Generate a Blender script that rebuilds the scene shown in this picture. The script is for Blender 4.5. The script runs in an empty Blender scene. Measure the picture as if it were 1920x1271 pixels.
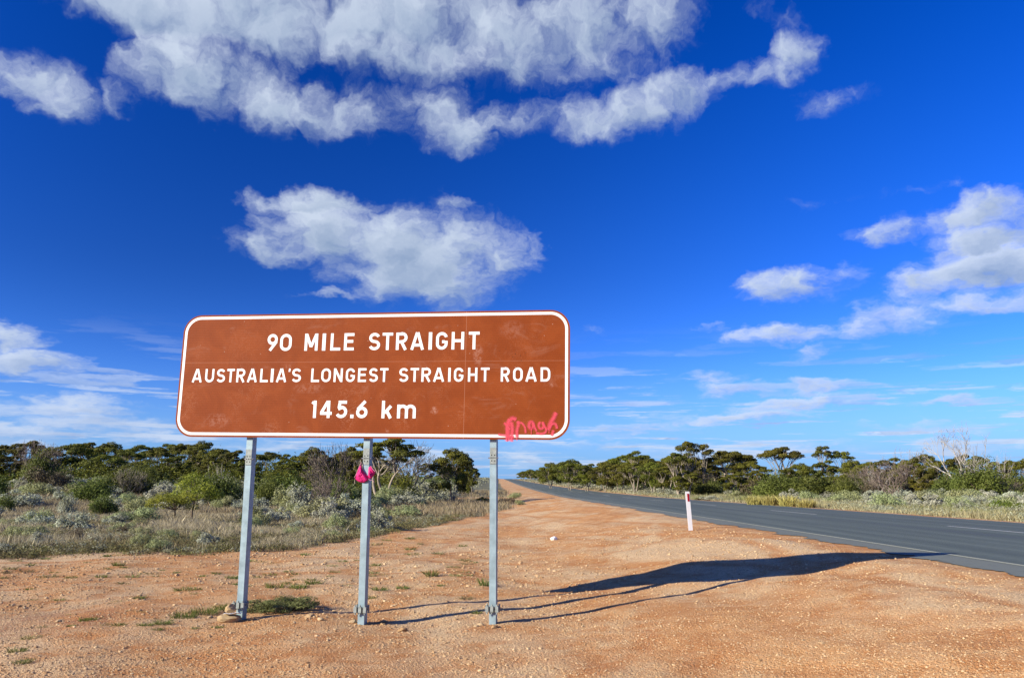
import bpy, math, random
import numpy as np
from mathutils import Vector

scene = bpy.context.scene
COL = scene.collection
R = math.radians
# ------------------------------------------------------------------ camera
FPX, CAM_H, HOR = 1480.0, 1.5, 911.0
PITCH = math.atan((HOR - 635.5) / FPX)
cam_d = bpy.data.cameras.new('camera'); cam = bpy.data.objects.new('camera', cam_d); COL.objects.link(cam)
cam.location = (0, 0, CAM_H); cam.rotation_euler = (math.pi / 2 + PITCH, 0, 0)
cam_d.sensor_width = 36; cam_d.lens = FPX / 1920 * 36; cam_d.clip_start = .05; cam_d.clip_end = 20000
scene.camera = cam
scene.cycles.max_bounces = 6; scene.cycles.diffuse_bounces = 3; scene.cycles.glossy_bounces = 3; scene.cycles.transparent_max_bounces = 8; scene.cycles.caustics_reflective = False
scene.view_settings.view_transform = 'Standard'; scene.view_settings.look = 'None'
scene.view_settings.exposure = 1.0; scene.view_settings.gamma = 1
# ------------------------------------------------------------------ sun + sky
SUN_AZ, SUN_EL = 241.5, 23.0
sd = Vector((math.sin(R(SUN_AZ)) * math.cos(R(SUN_EL)), math.cos(R(SUN_AZ)) * math.cos(R(SUN_EL)), math.sin(R(SUN_EL))))
sun_d = bpy.data.lights.new('sun', 'SUN'); sun_d.energy = 4.9; sun_d.angle = R(.5); sun_d.color = (1, .93, .77)
sun = bpy.data.objects.new('sun', sun_d); COL.objects.link(sun)
sun.rotation_euler = sd.to_track_quat('Z', 'Y').to_euler()


def ray(px, py):
    a, c = (px - 960) / FPX, -(py - 635.5) / FPX
    return np.array([a, math.cos(PITCH) - c * math.sin(PITCH), math.sin(PITCH) + c * math.cos(PITCH)])


def azel(px, py):
    r = ray(px, py); r = r / np.linalg.norm(r)
    return math.degrees(math.atan2(r[0], r[1])), math.degrees(math.asin(r[2]))


class NT:
    def __init__(s, t): s.t = t; s.n = t.nodes; s.l = t.links
    def new(s, ty, **k):
        n = s.n.new(ty)
        for a, b in k.items(): setattr(n, a, b)
        return n
    def inp(s, sock, v):
        if v is None: return
        if isinstance(v, bpy.types.NodeSocket): s.l.new(v, sock)
        else: sock.default_value = v
    def m(s, op, a, b=None, c=None, clamp=False):
        n = s.new('ShaderNodeMath', operation=op, use_clamp=clamp)
        for i, v in enumerate((a, b, c)): s.inp(n.inputs[i], v)
        return n.outputs[0]
    def v(s, op, a, b=None):
        n = s.new('ShaderNodeVectorMath', operation=op); s.inp(n.inputs[0], a); s.inp(n.inputs[1], b)
        return n.outputs['Value'] if op in ('DOT_PRODUCT', 'LENGTH') else n.outputs[0]
    def noise(s, vec, scale, detail=4, rough=.55, dist=0, col=False, dim='3D'):
        n = s.new('ShaderNodeTexNoise', noise_dimensions=dim); s.inp(n.inputs['Vector'], vec)
        n.inputs['Scale'].default_value = scale; n.inputs['Detail'].default_value = detail
        n.inputs['Roughness'].default_value = rough; n.inputs['Distortion'].default_value = dist
        return n.outputs['Color' if col else 'Fac']
    def ramp(s, x, a, b, c=0., d=1., smooth=True):
        n = s.new('ShaderNodeMapRange', interpolation_type='SMOOTHSTEP' if smooth else 'LINEAR')
        for i, v in enumerate((x, a, b, c, d)): s.inp(n.inputs[i], v)
        return n.outputs[0]
    def mix(s, f, a, b, blend='MIX'):
        n = s.new('ShaderNodeMix', data_type='RGBA', blend_type=blend)
        s.inp(n.inputs[0], f); s.inp(n.inputs[6], a); s.inp(n.inputs[7], b)
        return n.outputs[2]


def rgb(r, g, b): return (r, g, b, 1)


KA = .72  # surface reflectance level for this exposure
def alb(N, c, k=KA):
    q = N.v('SCALE', c); N.inp(q.node.inputs['Scale'], k); return q


BLOBS = [  # px, py, rx, ry, strength : where the clouds stand in the sky
    (300, 5, 210, 75, 1), (560, 20, 270, 100, 1.1), (820, 25, 150, 100, 1.0), (700, 100, 190, 60, .8),
    (380, 155, 160, 85, 1), (470, 195, 100, 60, .85), (60, 140, 100, 45, .8), (140, 185, 75, 45, .75), (230, 185, 50, 40, .65),
    (640, 195, 90, 65, .7), (760, 215, 140, 60, .8), (860, 238, 70, 40, .7), (970, 215, 100, 35, .62),
    (1040, 60, 190, 100, 1.05), (960, 115, 90, 55, .95), (1170, 40, 160, 85, .95), (1120, 120, 120, 50, .7),
    (1180, 215, 130, 55, .95), (1160, 245, 60, 32, .8), (1270, 178, 110, 45, .85), (1390, 140, 120, 36, .8), (1480, 98, 60, 36, .75),
    (1340, 60, 130, 60, .36), (1560, 190, 90, 30, .6), (1900, 560, 90, 30, .6), (1700, 560, 90, 30, .5),
    (640, 455, 150, 58, 1), (780, 475, 190, 90, 1.35), (900, 500, 110, 62, 1.05), (520, 472, 105, 36, .85), (960, 472, 60, 40, .75),
    (620, 386, 145, 28, .85), (830, 384, 60, 18, .65), (600, 551, 90, 9, .7),
    (1810, 402, 160, 38, 1.0), (1860, 450, 150, 36, 1.05), (1870, 505, 190, 46, 1.25), (1900, 560, 160, 30, 1.0), (1740, 525, 120, 30, 1.0), (1690, 430, 95, 28, .8), (1480, 540, 100, 34, .7), (1590, 520, 50, 22, .6),
    (1910, 420, 100, 60, .9), (1540, 622, 190, 22, .95), (1650, 598, 100, 24, .65), (1530, 661, 75, 15, .85),
    (1440, 730, 170, 15, .95), (1490, 756, 150, 13, .95), (1370, 782, 170, 13, .9), (1330, 708, 80, 14, .6),
    (1800, 752, 170, 12, .95), (1190, 806, 130, 16, .7), (1650, 800, 160, 13, .95), (1090, 842, 180, 13, .65),
    (1560, 832, 200, 13, .65), (1000, 860, 140, 12, .6), (1820, 835, 170, 13, .62), (1300, 850, 160, 10, .6), (1850, 800, 100, 10, .6), (1090, 628, 45, 20, .75), (1530, 385, 60, 16, .45), (1680, 360, 110, 14, .4),
    (1330, 620, 30, 8, .5), (1150, 875, 200, 12, .6),
    (30, 630, 90, 24, .95), (60, 675, 110, 28, .95), (140, 713, 75, 11, .8), (90, 762, 190, 26, 1), (180, 792, 140, 20, 1),
    (250, 802, 110, 25, .9), (30, 812, 140, 20, .8), (290, 818, 120, 14, .8), (520, 836, 110, 11, .65), (400, 825, 140, 12, .6), (60, 838, 160, 10, .7), (695, 322, 24, 6, .4), (820, 860, 200, 14, .6),
]
w = bpy.data.worlds.new('World'); scene.world = w; w.use_nodes = True
wt = w.node_tree; wt.nodes.clear()
W = NT(wt)
tc = W.new('ShaderNodeTexCoord'); dirv = W.v('NORMALIZE', tc.outputs['Generated'])
s3 = W.new('ShaderNodeSeparateXYZ'); W.l.new(dirv, s3.inputs[0])
az = W.m('MULTIPLY', W.m('ARCTAN2', s3.outputs[0], s3.outputs[1]), 180 / math.pi)
el = W.m('MULTIPLY', W.m('ARCSINE', s3.outputs[2]), 180 / math.pi)
cb = W.new('ShaderNodeCombineXYZ'); W.l.new(az, cb.inputs[0]); W.l.new(el, cb.inputs[1]); ae = cb.outputs[0]
vy = W.m('MULTIPLY', W.m('LOGARITHM', W.m('ADD', W.m('MAXIMUM', el, -3.), 7.), math.e), 38.)
cx = W.new('ShaderNodeCombineXYZ'); W.l.new(az, cx.inputs[0]); W.l.new(vy, cx.inputs[1])
wraw = W.v('SUBTRACT', W.noise(cx.outputs[0], .30, 4, .6, 0, True, '2D'), (.5, .5, .5))
nv = W.v('ADD', cx.outputs[0], W.v('MULTIPLY', wraw, (3.4, 3.4, 0)))
n1 = W.noise(nv, .15, 8, .56, dim='2D')
n1b = W.noise(W.v('ADD', nv, (-1.0, 1.9, 0)), .15, 5, .56, dim='2D')
n2 = W.noise(nv, .62, 7, .66, dim='2D')
acc = accu = None
rb = random.Random(5)
bl = []
for px, py, rx, ry, s in BLOBS:
    a, e = azel(px, py); a1, _ = azel(px + rx, py); a0, _ = azel(px - rx, py); _, e1 = azel(px, py - ry); _, e0 = azel(px, py + ry)
    bl.append((a, e, (a1 - a0) / 2, (e1 - e0) / 2, s))
for i in range(12):
    a = rb.choice([-1, 1]) * rb.uniform(55, 175); e = rb.uniform(3, 45)
    bl.append((a, e, rb.uniform(8, 20), rb.uniform(1.2, 2) * (1 + e * .09), rb.uniform(.7, 1.1)))
aw = W.v('ADD', ae, W.v('MULTIPLY', wraw, (4.2, 2.0, 0)))
for a, e, rx, ry, s in bl:
    d = W.v('MULTIPLY', W.v('SUBTRACT', aw, (a, e, 0)), (1 / rx, 1 / ry, 0))
    q = W.m('MULTIPLY_ADD', W.v('DOT_PRODUCT', d, d), -s * .62, s)
    u = W.m('ADD', q, W.v('DOT_PRODUCT', d, (-.08, .3, 0)))
    acc = q if acc is None else W.m('MAXIMUM', acc, q)
    accu = u if accu is None else W.m('MAXIMUM', accu, u)
under = W.m('SUBTRACT', acc, accu)
acc = W.m('MAXIMUM', acc, -.8)
d0 = W.m('ADD', W.m('MULTIPLY_ADD', W.m('SUBTRACT', n1, .5), 2.5, W.m('MULTIPLY', W.m('SUBTRACT', n2, .5), .50)), W.m('SUBTRACT', acc, .36))
alpha = W.m('MULTIPLY', W.ramp(d0, -.30, .85, 0., 1.), .93)
alpha = W.m('POWER', alpha, 1.35)
# long thin streaks low over the horizon
stv = W.new('ShaderNodeCombineXYZ'); W.l.new(W.m('MULTIPLY', az, .075), stv.inputs[0]); W.l.new(W.m('MULTIPLY', W.m('LOGARITHM', W.m('ADD', W.m('MAXIMUM', el, -1.), 2.5), math.e), 8.5), stv.inputs[1])
n3 = W.noise(W.v('ADD', stv.outputs[0], W.v('MULTIPLY', wraw, (.25, .12, 0))), 1.25, 6, .6, dim='2D')
strk = W.m('MULTIPLY', W.ramp(n3, .51, .64), W.m('MULTIPLY', W.ramp(el, 11.5, 3., 0., .85), W.ramp(el, -.5, 1., .4, 1.)))
alpha = W.m('MAXIMUM', alpha, strk)
thick = W.ramp(d0, .3, 1.3)
relief = W.m('MULTIPLY_ADD', W.m('SUBTRACT', n1b, n1), 2.6, .36, clamp=True)
lowel = W.ramp(el, 1, 16)
shade = W.m('ADD', W.m('ADD', W.m('MULTIPLY', thick, .34), W.m('MULTIPLY', under, 1.3)), W.m('MULTIPLY', relief, .75), clamp=True)
ccol = W.mix(shade, W.mix(lowel, rgb(4.4, 5.1, 6.4), rgb(4.6, 5.25, 6.2)), W.mix(lowel, rgb(2.6, 3.4, 5.2), rgb(1.75, 2.5, 3.8)))
sky = W.new('ShaderNodeTexSky', sky_type='NISHITA'); sky.sun_disc = False
sky.sun_elevation = R(SUN_EL); sky.sun_rotation = R(SUN_AZ); sky.altitude = 200; sky.air_density = 1.0; sky.dust_density = .25; sky.ozone_density = 3.0
# polarising filter: the band of sky at right angles to the sun is darkened
cosg = W.v('DOT_PRODUCT', dirv, tuple(sd)); c2 = W.m('MULTIPLY', cosg, cosg)
pol = W.m('DIVIDE', W.m('SUBTRACT', 1., c2), W.m('ADD', 1., c2))
pf = W.m('SUBTRACT', 1., W.m('MULTIPLY', W.m('MULTIPLY', pol, .52), W.ramp(el, -2, 16, .15, 1.)))
hs = W.new('ShaderNodeHueSaturation'); hs.inputs['Saturation'].default_value = 1.4; hs.inputs['Hue'].default_value = .508
W.l.new(sky.outputs[0], hs.inputs['Color'])
skc = W.mix(1., hs.outputs[0], rgb(.58, .86, 1.72), 'MULTIPLY')
skc = W.mix(W.ramp(el, -1., 9., .9, 0.), skc, rgb(1.5, 3.3, 6.4))
sc_ = W.v('SCALE', skc); W.l.new(pf, sc_.node.inputs['Scale'])
fin = W.mix(alpha, sc_, ccol)
bg = W.new('ShaderNodeBackground'); W.l.new(fin, bg.inputs[0]); bg.inputs[1].default_value = .072
wo = W.new('ShaderNodeOutputWorld'); W.l.new(bg.outputs[0], wo.inputs[0])

# ------------------------------------------------------------------ terrain function
_Y = np.array([-400, 0, 75, 113, 170, 243, 500, 800, 950, 1300, 3000, 6000.])
_Z = np.array([.5, .5, .5, .70, 1.2, 1.95, 5.0, 8.5, 9.4, 7.0, -10, -30.])


def zr(Y): return np.interp(Y, _Y, _Z)


def ss(a, b, x):
    t = np.clip((x - a) / (b - a), 0, 1); return t * t * (3 - 2 * t)


def rip(x, Y):
    return (.022 * np.sin(1.3 * x + .9 * np.sin(.7 * Y)) * np.sin(.8 * Y + 1.1 * np.sin(.9 * x + 1)) + .012 * np.sin(3.1 * x + Y * 1.7 + 1.3 * np.sin(1.1 * Y)) + .009 * np.sin(4.3 * Y - 1.9 * x)
            + .006 * np.sin(9.1 * x + 2 * np.sin(3 * Y)) * np.sin(7.7 * Y))


def gz(x, Y):
    x = np.asarray(x, float); Y = np.asarray(Y, float)
    xp = x + .0185 * Y
    s = ss(0.0, 6.0, xp)
    base = zr(Y) - .5 * (1 - ss(40, 120, Y))
    base = base + 1.15 * ss(26, 75, Y) * ss(5, 28, -x)
    z = base + (zr(Y) - base) * s
    k = (1 - ss(5.2, 5.9, xp)) + ss(14.8, 17, xp)
    z = z + rip(x, Y) * k * (1 - ss(60, 120, Y))
    z = z - .12 * ss(14.6, 17, xp) * (1 - ss(60, 100, Y))
    return z


def place(px, py):
    r = ray(px, py); lo = 2.
    t = 2.; prev = t
    while t < 3000:
        p = r * t; z = 1.5 + p[2]
        if z < float(gz(p[0], p[1])):
            a, b = prev, t
            for _ in range(30):
                m = (a + b) / 2; p = r * m
                if 1.5 + p[2] < float(gz(p[0], p[1])): b = m
                else: a = m
            p = r * b; return float(p[0]), float(p[1]), float(gz(p[0], p[1]))
        prev = t; t *= 1.01
    p = r * 300; return float(p[0]), float(p[1]), float(gz(p[0], p[1]))


def atD(px, py, D):
    r = ray(px, py); t = D / r[1]; return float(r[0] * t), float(D), float(1.5 + r[2] * t)


# ------------------------------------------------------------------ mesh helpers
def mesh(name, V, F, mat, col=None, smooth=False, uv=None):
    """F: list of (n,k) int arrays"""
    V = np.asarray(V, np.float32).reshape(-1, 3)
    if not isinstance(F, (list, tuple)): F = [F]
    F = [np.asarray(f, np.int32) for f in F if len(f)]
    me = bpy.data.meshes.new(name)
    me.vertices.add(len(V)); me.vertices.foreach_set('co', V.ravel())
    nl = sum(f.size for f in F); me.loops.add(nl)
    me.loops.foreach_set('vertex_index', np.concatenate([f.ravel() for f in F]))
    cnt = np.concatenate([np.full(len(f), f.shape[1]) for f in F]); st = np.concatenate([[0], np.cumsum(cnt)[:-1]])
    me.polygons.add(len(cnt)); me.polygons.foreach_set('loop_start', st.astype(np.int32))
    me.polygons.foreach_set('use_smooth', np.full(len(cnt), bool(smooth)))
    if col is not None:
        c = np.asarray(col, np.float32)
        if c.ndim == 1: c = np.stack([c, c, c, np.ones_like(c)], 1)
        elif c.shape[1] == 3: c = np.concatenate([c, np.ones((len(c), 1), np.float32)], 1)
        a = me.color_attributes.new('tint', 'FLOAT_COLOR', 'POINT'); a.data.foreach_set('color', c.ravel())
    me.update(calc_edges=True); me.validate()
    if uv is not None:
        u = me.uv_layers.new(name='UVMap'); vi = np.zeros(nl, np.int32); me.loops.foreach_get('vertex_index', vi)
        u.data.foreach_set('uv', np.asarray(uv, np.float32)[vi].ravel())
    if mat: me.materials.append(mat)
    return me


def obj(name, me, parent=None, loc=None):
    o = bpy.data.objects.new(name, me); COL.objects.link(o)
    if parent: o.parent = parent
    if loc is not None: o.location = loc
    return o


def tag(o, label=None, cat=None, group=None, kind=None):
    if label: o['label'] = label
    if cat: o['category'] = cat
    if group: o['group'] = group
    if kind: o['kind'] = kind
    return o


def empty(name, loc=(0, 0, 0), rz=0):
    o = bpy.data.objects.new(name, None); COL.objects.link(o); o.location = loc; o.rotation_euler = (0, 0, rz); o.empty_display_size = .2
    return o


def kids(o): return [c for c in bpy.data.objects if c.parent == o]


class GB:
    """collects pieces into one mesh"""
    def __init__(s): s.V = []; s.F = {}; s.C = []; s.n = 0
    def add(s, V, F, c=.5):
        V = np.asarray(V, float).reshape(-1, 3); F = np.asarray(F, int)
        s.V.append(V); s.F.setdefault(F.shape[1], []).append(F + s.n)
        s.C.append(np.full(len(V), c, float) if np.isscalar(c) else np.asarray(c, float)); s.n += len(V)
    def mesh(s, name, mat, smooth=False):
        return mesh(name, np.concatenate(s.V), [np.concatenate(f) for f in s.F.values()], mat, np.concatenate(s.C), smooth)
    def box(s, c, h, c_=.5, rot=None):
        c = np.array(c, float); h = np.array(h, float)
        v = np.array([[x, y, z] for x in (-1, 1) for y in (-1, 1) for z in (-1, 1)], float) * h
        if rot is not None: v = v @ np.array(rot).T
        s.add(v + c, [[0, 1, 3, 2], [4, 6, 7, 5], [0, 4, 5, 1], [2, 3, 7, 6], [0, 2, 6, 4], [1, 5, 7, 3]], c_)
    def tube(s, pts, rad, k=5, c=.5, cap=True):
        pts = np.asarray(pts, float); n = len(pts); rad = np.broadcast_to(rad, n)
        T = np.gradient(pts, axis=0); T /= np.linalg.norm(T, axis=1)[:, None] + 1e-9
        up = np.array([0, 0, 1.]) if abs(T[0][2]) < .9 else np.array([1., 0, 0])
        A = np.cross(T, up); A /= np.linalg.norm(A, axis=1)[:, None] + 1e-9; B = np.cross(T, A)
        th = np.arange(k) * 2 * math.pi / k
        V = (pts[:, None] + rad[:, None, None] * (np.cos(th)[None, :, None] * A[:, None] + np.sin(th)[None, :, None] * B[:, None])).reshape(-1, 3)
        i = np.arange(n - 1)[:, None] * k; j = np.arange(k)[None]; jn = (j + 1) % k
        F = np.stack([i + j, i + jn, i + k + jn, i + k + j], -1).reshape(-1, 4)
        s.add(V, F, c)
        if cap and k == 4: s.F[4].append(np.array([[0, 3, 2, 1], [0, 1, 2, 3]]) + np.array([[s.n - len(V)], [s.n - k]]))


# ------------------------------------------------------------------ materials
def newmat(name):
    m = bpy.data.materials.new(name); m.use_nodes = True; m.node_tree.nodes.clear()
    return m, NT(m.node_tree)


def finish(N, sh):
    o = N.new('ShaderNodeOutputMaterial'); N.l.new(sh, o.inputs[0])


def principled(N, col, rough=.8, bump=None, bs=.3, bd=.01, metal=0, spec=.3):
    if not isinstance(col, bpy.types.NodeSocket): col = tuple(col)[:3]
    p = N.new('ShaderNodeBsdfPrincipled'); N.inp(p.inputs['Base Color'], alb(N, col)); N.inp(p.inputs['Roughness'], rough)
    N.inp(p.inputs['Metallic'], metal); p.inputs['Specular IOR Level'].default_value = spec
    if bump is not None:
        b = N.new('ShaderNodeBump'); N.l.new(bump, b.inputs['Height']); b.inputs['Strength'].default_value = bs; b.inputs['Distance'].default_value = bd
        N.l.new(b.outputs[0], p.inputs['Normal'])
    return p.outputs[0]


def simple(name, c, rough=.7, metal=0, var=.15, scale=8, bump=0, spec=.3):
    m, N = newmat(name); t = N.new('ShaderNodeTexCoord').outputs['Object']
    n = N.noise(t, scale, 5, .6)
    k = N.ramp(n, .3, .7, 1 - var, 1 + var, False)
    cc = N.v('SCALE', c); N.l.new(k, cc.node.inputs['Scale'])
    finish(N, principled(N, cc, rough, n if bump else None, .5, bump or .01, metal, spec)); return m


def leafmat(name, dark, light, trans=.25, hv=.12, rough=.65, hue=.05):
    m, N = newmat(name)
    at = N.new('ShaderNodeAttribute', attribute_name='tint').outputs['Fac']
    oi = N.new('ShaderNodeObjectInfo').outputs['Random']
    c = alb(N, N.mix(at, rgb(*dark), rgb(*light)))
    h = N.new('ShaderNodeHueSaturation'); N.l.new(c, h.inputs['Color'])
    N.inp(h.inputs['Hue'], N.m('MULTIPLY_ADD', oi, hue, .5 - hue / 2)); N.inp(h.inputs['Value'], N.m('MULTIPLY_ADD', oi, hv * 2, 1 - hv))
    d = N.new('ShaderNodeBsdfPrincipled'); N.l.new(h.outputs[0], d.inputs['Base Color']); d.inputs['Roughness'].default_value = rough; d.inputs['Specular IOR Level'].default_value = .25
    t = N.new('ShaderNodeBsdfTranslucent'); N.l.new(h.outputs[0], t.inputs[0])
    x = N.new('ShaderNodeMixShader'); x.inputs[0].default_value = trans; N.l.new(d.outputs[0], x.inputs[1]); N.l.new(t.outputs[0], x.inputs[2])
    finish(N, x.outputs[0]); return m


M = {}
M['mallee'] = leafmat('mallee_leaves', (.045, .048, .006), (.25, .245, .022), .25)
M['green'] = leafmat('green_leaves', (.07, .09, .015), (.24, .27, .05), .35)
M['bright'] = leafmat('bright_leaves', (.09, .15, .012), (.24, .30, .03), .3)
M['yellowg'] = leafmat('yellow_green_leaves', (.13, .17, .015), (.48, .50, .06), .4, hue=.03)
M['silver'] = leafmat('silver_leaves', (.28, .29, .18), (.74, .74, .54), .2)
M['sage'] = leafmat('sage_leaves', (.24, .26, .09), (.62, .64, .31), .25)
M['wheat'] = leafmat('straw_tufts', (.38, .31, .08), (.76, .68, .22), .3, hue=.012)
M['twig'] = leafmat('twig_bark', (.11, .08, .055), (.26, .21, .16), 0)
M['brownleaf'] = leafmat('brown_leaves', (.07, .05, .03), (.20, .14, .08), .1)
M['bark'] = simple('pale_bark', (.34, .28, .21), .85, var=.35, scale=3)
M['deadwood'] = simple('dead_wood', (.46, .41, .35), .85, var=.25, scale=4)
M['darkwood'] = simple('dark_stem', (.13, .09, .06), .9, var=.3, scale=9)
M['galv'] = simple('galvanised_steel', (.34, .45, .48), .5, metal=.25, var=.22, scale=9)
M['galv_dull'] = simple('weathered_steel', (.33, .36, .33), .6, metal=.15, var=.3, scale=30)
M['hole'] = simple('bolt_hole', (.02, .02, .02), .9)
M['bolt'] = simple('bolt_steel', (.6, .6, .6), .35, metal=.8)
M['white_paint'] = simple('white_lettering', (.98, .97, .93), .5, var=.03, scale=12)
M['plastic'] = simple('white_plastic', (.98, .98, .97), .45, var=.04, scale=5)
M['red'] = simple('red_reflector', (.42, .01, .015), .25, var=.2, scale=60)
M['paper'] = simple('white_litter', (.97, .97, .97), .6, var=.08, scale=20, bump=.01)
M['blue'] = simple('blue_litter', (.03, .03, .38), .6, var=.2, scale=20)
M['grey_metal'] = simple('sign_back_metal', (.34, .36, .38), .6, metal=.2)


def stonemat(name, c1, c2):
    m, N = newmat(name); t = N.new('ShaderNodeTexCoord').outputs['Object']
    at = N.new('ShaderNodeAttribute', attribute_name='tint').outputs['Fac']
    n = N.noise(t, 30, 5, .65)
    c = N.mix(at, rgb(*c1), rgb(*c2)); c = N.mix(N.ramp(n, .35, .7, 0, .45), c, rgb(.36, .16, .07))
    finish(N, principled(N, c, .9, n, .6, .01)); return m


M['stone'] = stonemat('pale_stone', (.44, .26, .11), (.78, .58, .33))
M['limestone'] = stonemat('limestone', (.60, .42, .20), (.70, .55, .33))

# ground
m, N = newmat('dirt'); M['ground'] = m
P = N.new('ShaderNodeTexCoord').outputs['Object']
veg = N.new('ShaderNodeAttribute', attribute_name='tint').outputs['Color']
vs = N.new('ShaderNodeSeparateColor'); N.l.new(veg, vs.inputs[0]); vegf = vs.outputs[0]; redf = vs.outputs[1]; farf = vs.outputs[2]
P2 = N.v('MULTIPLY', P, (1, .45, 1))
big = N.noise(P2, .45, 5, .6, .6); mid = N.noise(P, 2.2, 6, .65, .4); fine = N.noise(P, 28, 5, .7)
vor = N.new('ShaderNodeTexVoronoi'); N.l.new(N.v('ADD', P, N.v('SCALE', N.noise(P, 40, 2, .5, 0, True))), vor.inputs['Vector'])
vor.inputs['Scale'].default_value = 42
for nd in list(N.n):
    if nd.type == 'VECT_MATH' and nd.operation == 'SCALE': nd.inputs['Scale'].default_value = .02
vo2 = N.new('ShaderNodeTexVoronoi'); N.l.new(P, vo2.inputs['Vector']); vo2.inputs['Scale'].default_value = 95
gr = N.ramp(N.m('ADD', N.m('MULTIPLY', big, .62), N.m('MULTIPLY', mid, .38)), .42, .58)
sand = N.mix(N.ramp(mid, .35, .65), rgb(.60, .255, .08), rgb(.79, .42, .165))
grav = N.mix(N.ramp(big, .4, .65), rgb(.75, .455, .225), rgb(.90, .635, .36))
trkm = None
def c3(a_, b_, c_):
    (ax, ay), (bx, by), (cx_, cy_) = a_, b_, c_; d_ = 2 * (ax * (by - cy_) + bx * (cy_ - ay) + cx_ * (ay - by))
    ux = ((ax * ax + ay * ay) * (by - cy_) + (bx * bx + by * by) * (cy_ - ay) + (cx_ * cx_ + cy_ * cy_) * (ay - by)) / d_
    uy = ((ax * ax + ay * ay) * (cx_ - bx) + (bx * bx + by * by) * (ax - cx_) + (cx_ * cx_ + cy_ * cy_) * (bx - ax)) / d_
    return ux, uy, math.hypot(ax - ux, ay - uy)
for (A_, B_, C_), wd_, st_ in (((( -2.6, 14.5), (-.3, 13.6), (1.2, 11.8)), .30, .9), (((-2.2, 17.0), (.6, 15.6), (2.9, 13.2)), .26, .8), (((.5, 24), (3.1, 20.5), (4.4, 16.0)), .32, .8), (((-7, 10.5), (-4.5, 11.6), (-1.5, 13.4)), .30, .6),
                       (((3.0, 8.2), (5.0, 10.2), (6.2, 8.6)), .45, .55), (((-1.5, 6.6), (1.2, 7.3), (3.6, 6.7)), .38, .5), (((-8, 13), (-5.6, 14.2), (-2.0, 19)), .3, .6), (((2.4, 32), (3.8, 25), (4.9, 18.5)), .4, .8)):
    ux, uy, r_ = c3(A_, B_, C_)
    dd = N.v('LENGTH', N.v('MULTIPLY', N.v('SUBTRACT', P, (ux, uy, 0)), (1, 1, 0)))
    k_ = N.m('MULTIPLY', N.ramp(N.m('ABSOLUTE', N.m('SUBTRACT', dd, N.m('MULTIPLY_ADD', mid, .5, r_ - .25))), 0., wd_, st_, 0.), N.ramp(big, .38, .55, .25, 1.))
    trkm = k_ if trkm is None else N.m('MAXIMUM', trkm, k_)
gr = N.m('MULTIPLY', gr, N.m('SUBTRACT', 1., trkm))
sand = N.mix(trkm, sand, rgb(.60, .235, .065))
drk = N.m('MULTIPLY', N.ramp(N.noise(P2, .9, 6, .7, .5), .58, .72), .6)
sand = N.mix(drk, sand, rgb(.40, .125, .035))
c = N.mix(gr, sand, grav)
c = N.mix(N.m('MULTIPLY', redf, N.ramp(mid, .35, .6)), c, rgb(.34, .10, .035))
vsep = N.new('ShaderNodeSeparateColor'); N.l.new(vor.outputs['Color'], vsep.inputs[0])
peb = N.mix(vsep.outputs[0], rgb(.44, .25, .10), rgb(.84, .64, .37))
c = N.mix(N.m('MULTIPLY', N.ramp(vsep.outputs[1], .35, .6), N.m('MULTIPLY_ADD', gr, .5, .18)), c, peb)
c = N.mix(N.ramp(fine, .3, .75, .0, .35), c, rgb(.36, .17, .085))
vcol = N.mix(N.ramp(mid, .35, .65), rgb(.17, .125, .075), rgb(.33, .19, .105))
vcol = N.mix(farf, vcol, N.mix(N.ramp(N.noise(P, .35, 5, .7), .35, .65), rgb(.10, .10, .055), rgb(.28, .27, .17)))
c = N.mix(N.m('MULTIPLY', vegf, N.ramp(N.m('ADD', mid, N.m('MULTIPLY', vegf, .5)), .55, .85)), c, vcol)
hgt = N.m('ADD', N.m('MULTIPLY', N.m('SUBTRACT', 1., vor.outputs['Distance']), .5), N.m('ADD', N.m('MULTIPLY', fine, .5), N.m('MULTIPLY', N.m('SUBTRACT', 1., vo2.outputs['Distance']), .35)))
hgt = N.m('SUBTRACT', N.m('ADD', hgt, N.m('MULTIPLY', mid, 1.2)), N.m('MULTIPLY', trkm, .6))
finish(N, principled(N, c, .95, hgt, 1., .022, spec=.15))

# road
m, N = newmat('asphalt'); M['road'] = m
P = N.new('ShaderNodeTexCoord').outputs['Object']
lat = N.new('ShaderNodeAttribute', attribute_name='tint').outputs['Fac']
Pl = N.v('MULTIPLY', P, (1, .03, 1))
st = N.noise(Pl, 2.2, 4, .55); sf = N.noise(P, 120, 3, .7); sm = N.noise(P, 9, 4, .7); lg = N.noise(N.v('MULTIPLY', P, (1, .3, 1)), .8, 4, .6)
c = N.mix(N.ramp(st, .35, .68), rgb(.050, .068, .056), rgb(.118, .145, .115))
c = N.mix(N.ramp(lat, .074, .084, 1., 0.), c, N.mix(lg, rgb(.16, .17, .135), rgb(.21, .22, .175)))
trk = N.m('MAXIMUM', N.m('MAXIMUM', N.ramp(N.m('ABSOLUTE', N.m('SUBTRACT', lat, .50)), .0, .045, 1., 0.), N.ramp(N.m('ABSOLUTE', N.m('SUBTRACT', lat, .86)), .0, .05, .8, 0.)), N.ramp(N.m('ABSOLUTE', N.m('SUBTRACT', lat, .72)), .0, .04, .6, 0.))
c = N.mix(N.m('MULTIPLY', trk, N.ramp(lg, .3, .6, .3, .75)), c, rgb(.035, .043, .052))
c = N.mix(N.ramp(sf, .35, .75, 0., .75), c, rgb(.21, .24, .20))
c = N.mix(N.ramp(sm, .5, .75, 0., .3), c, rgb(.03, .035, .035))
finish(N, principled(N, c, .8, sf, .6, .006, spec=.35))


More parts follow.
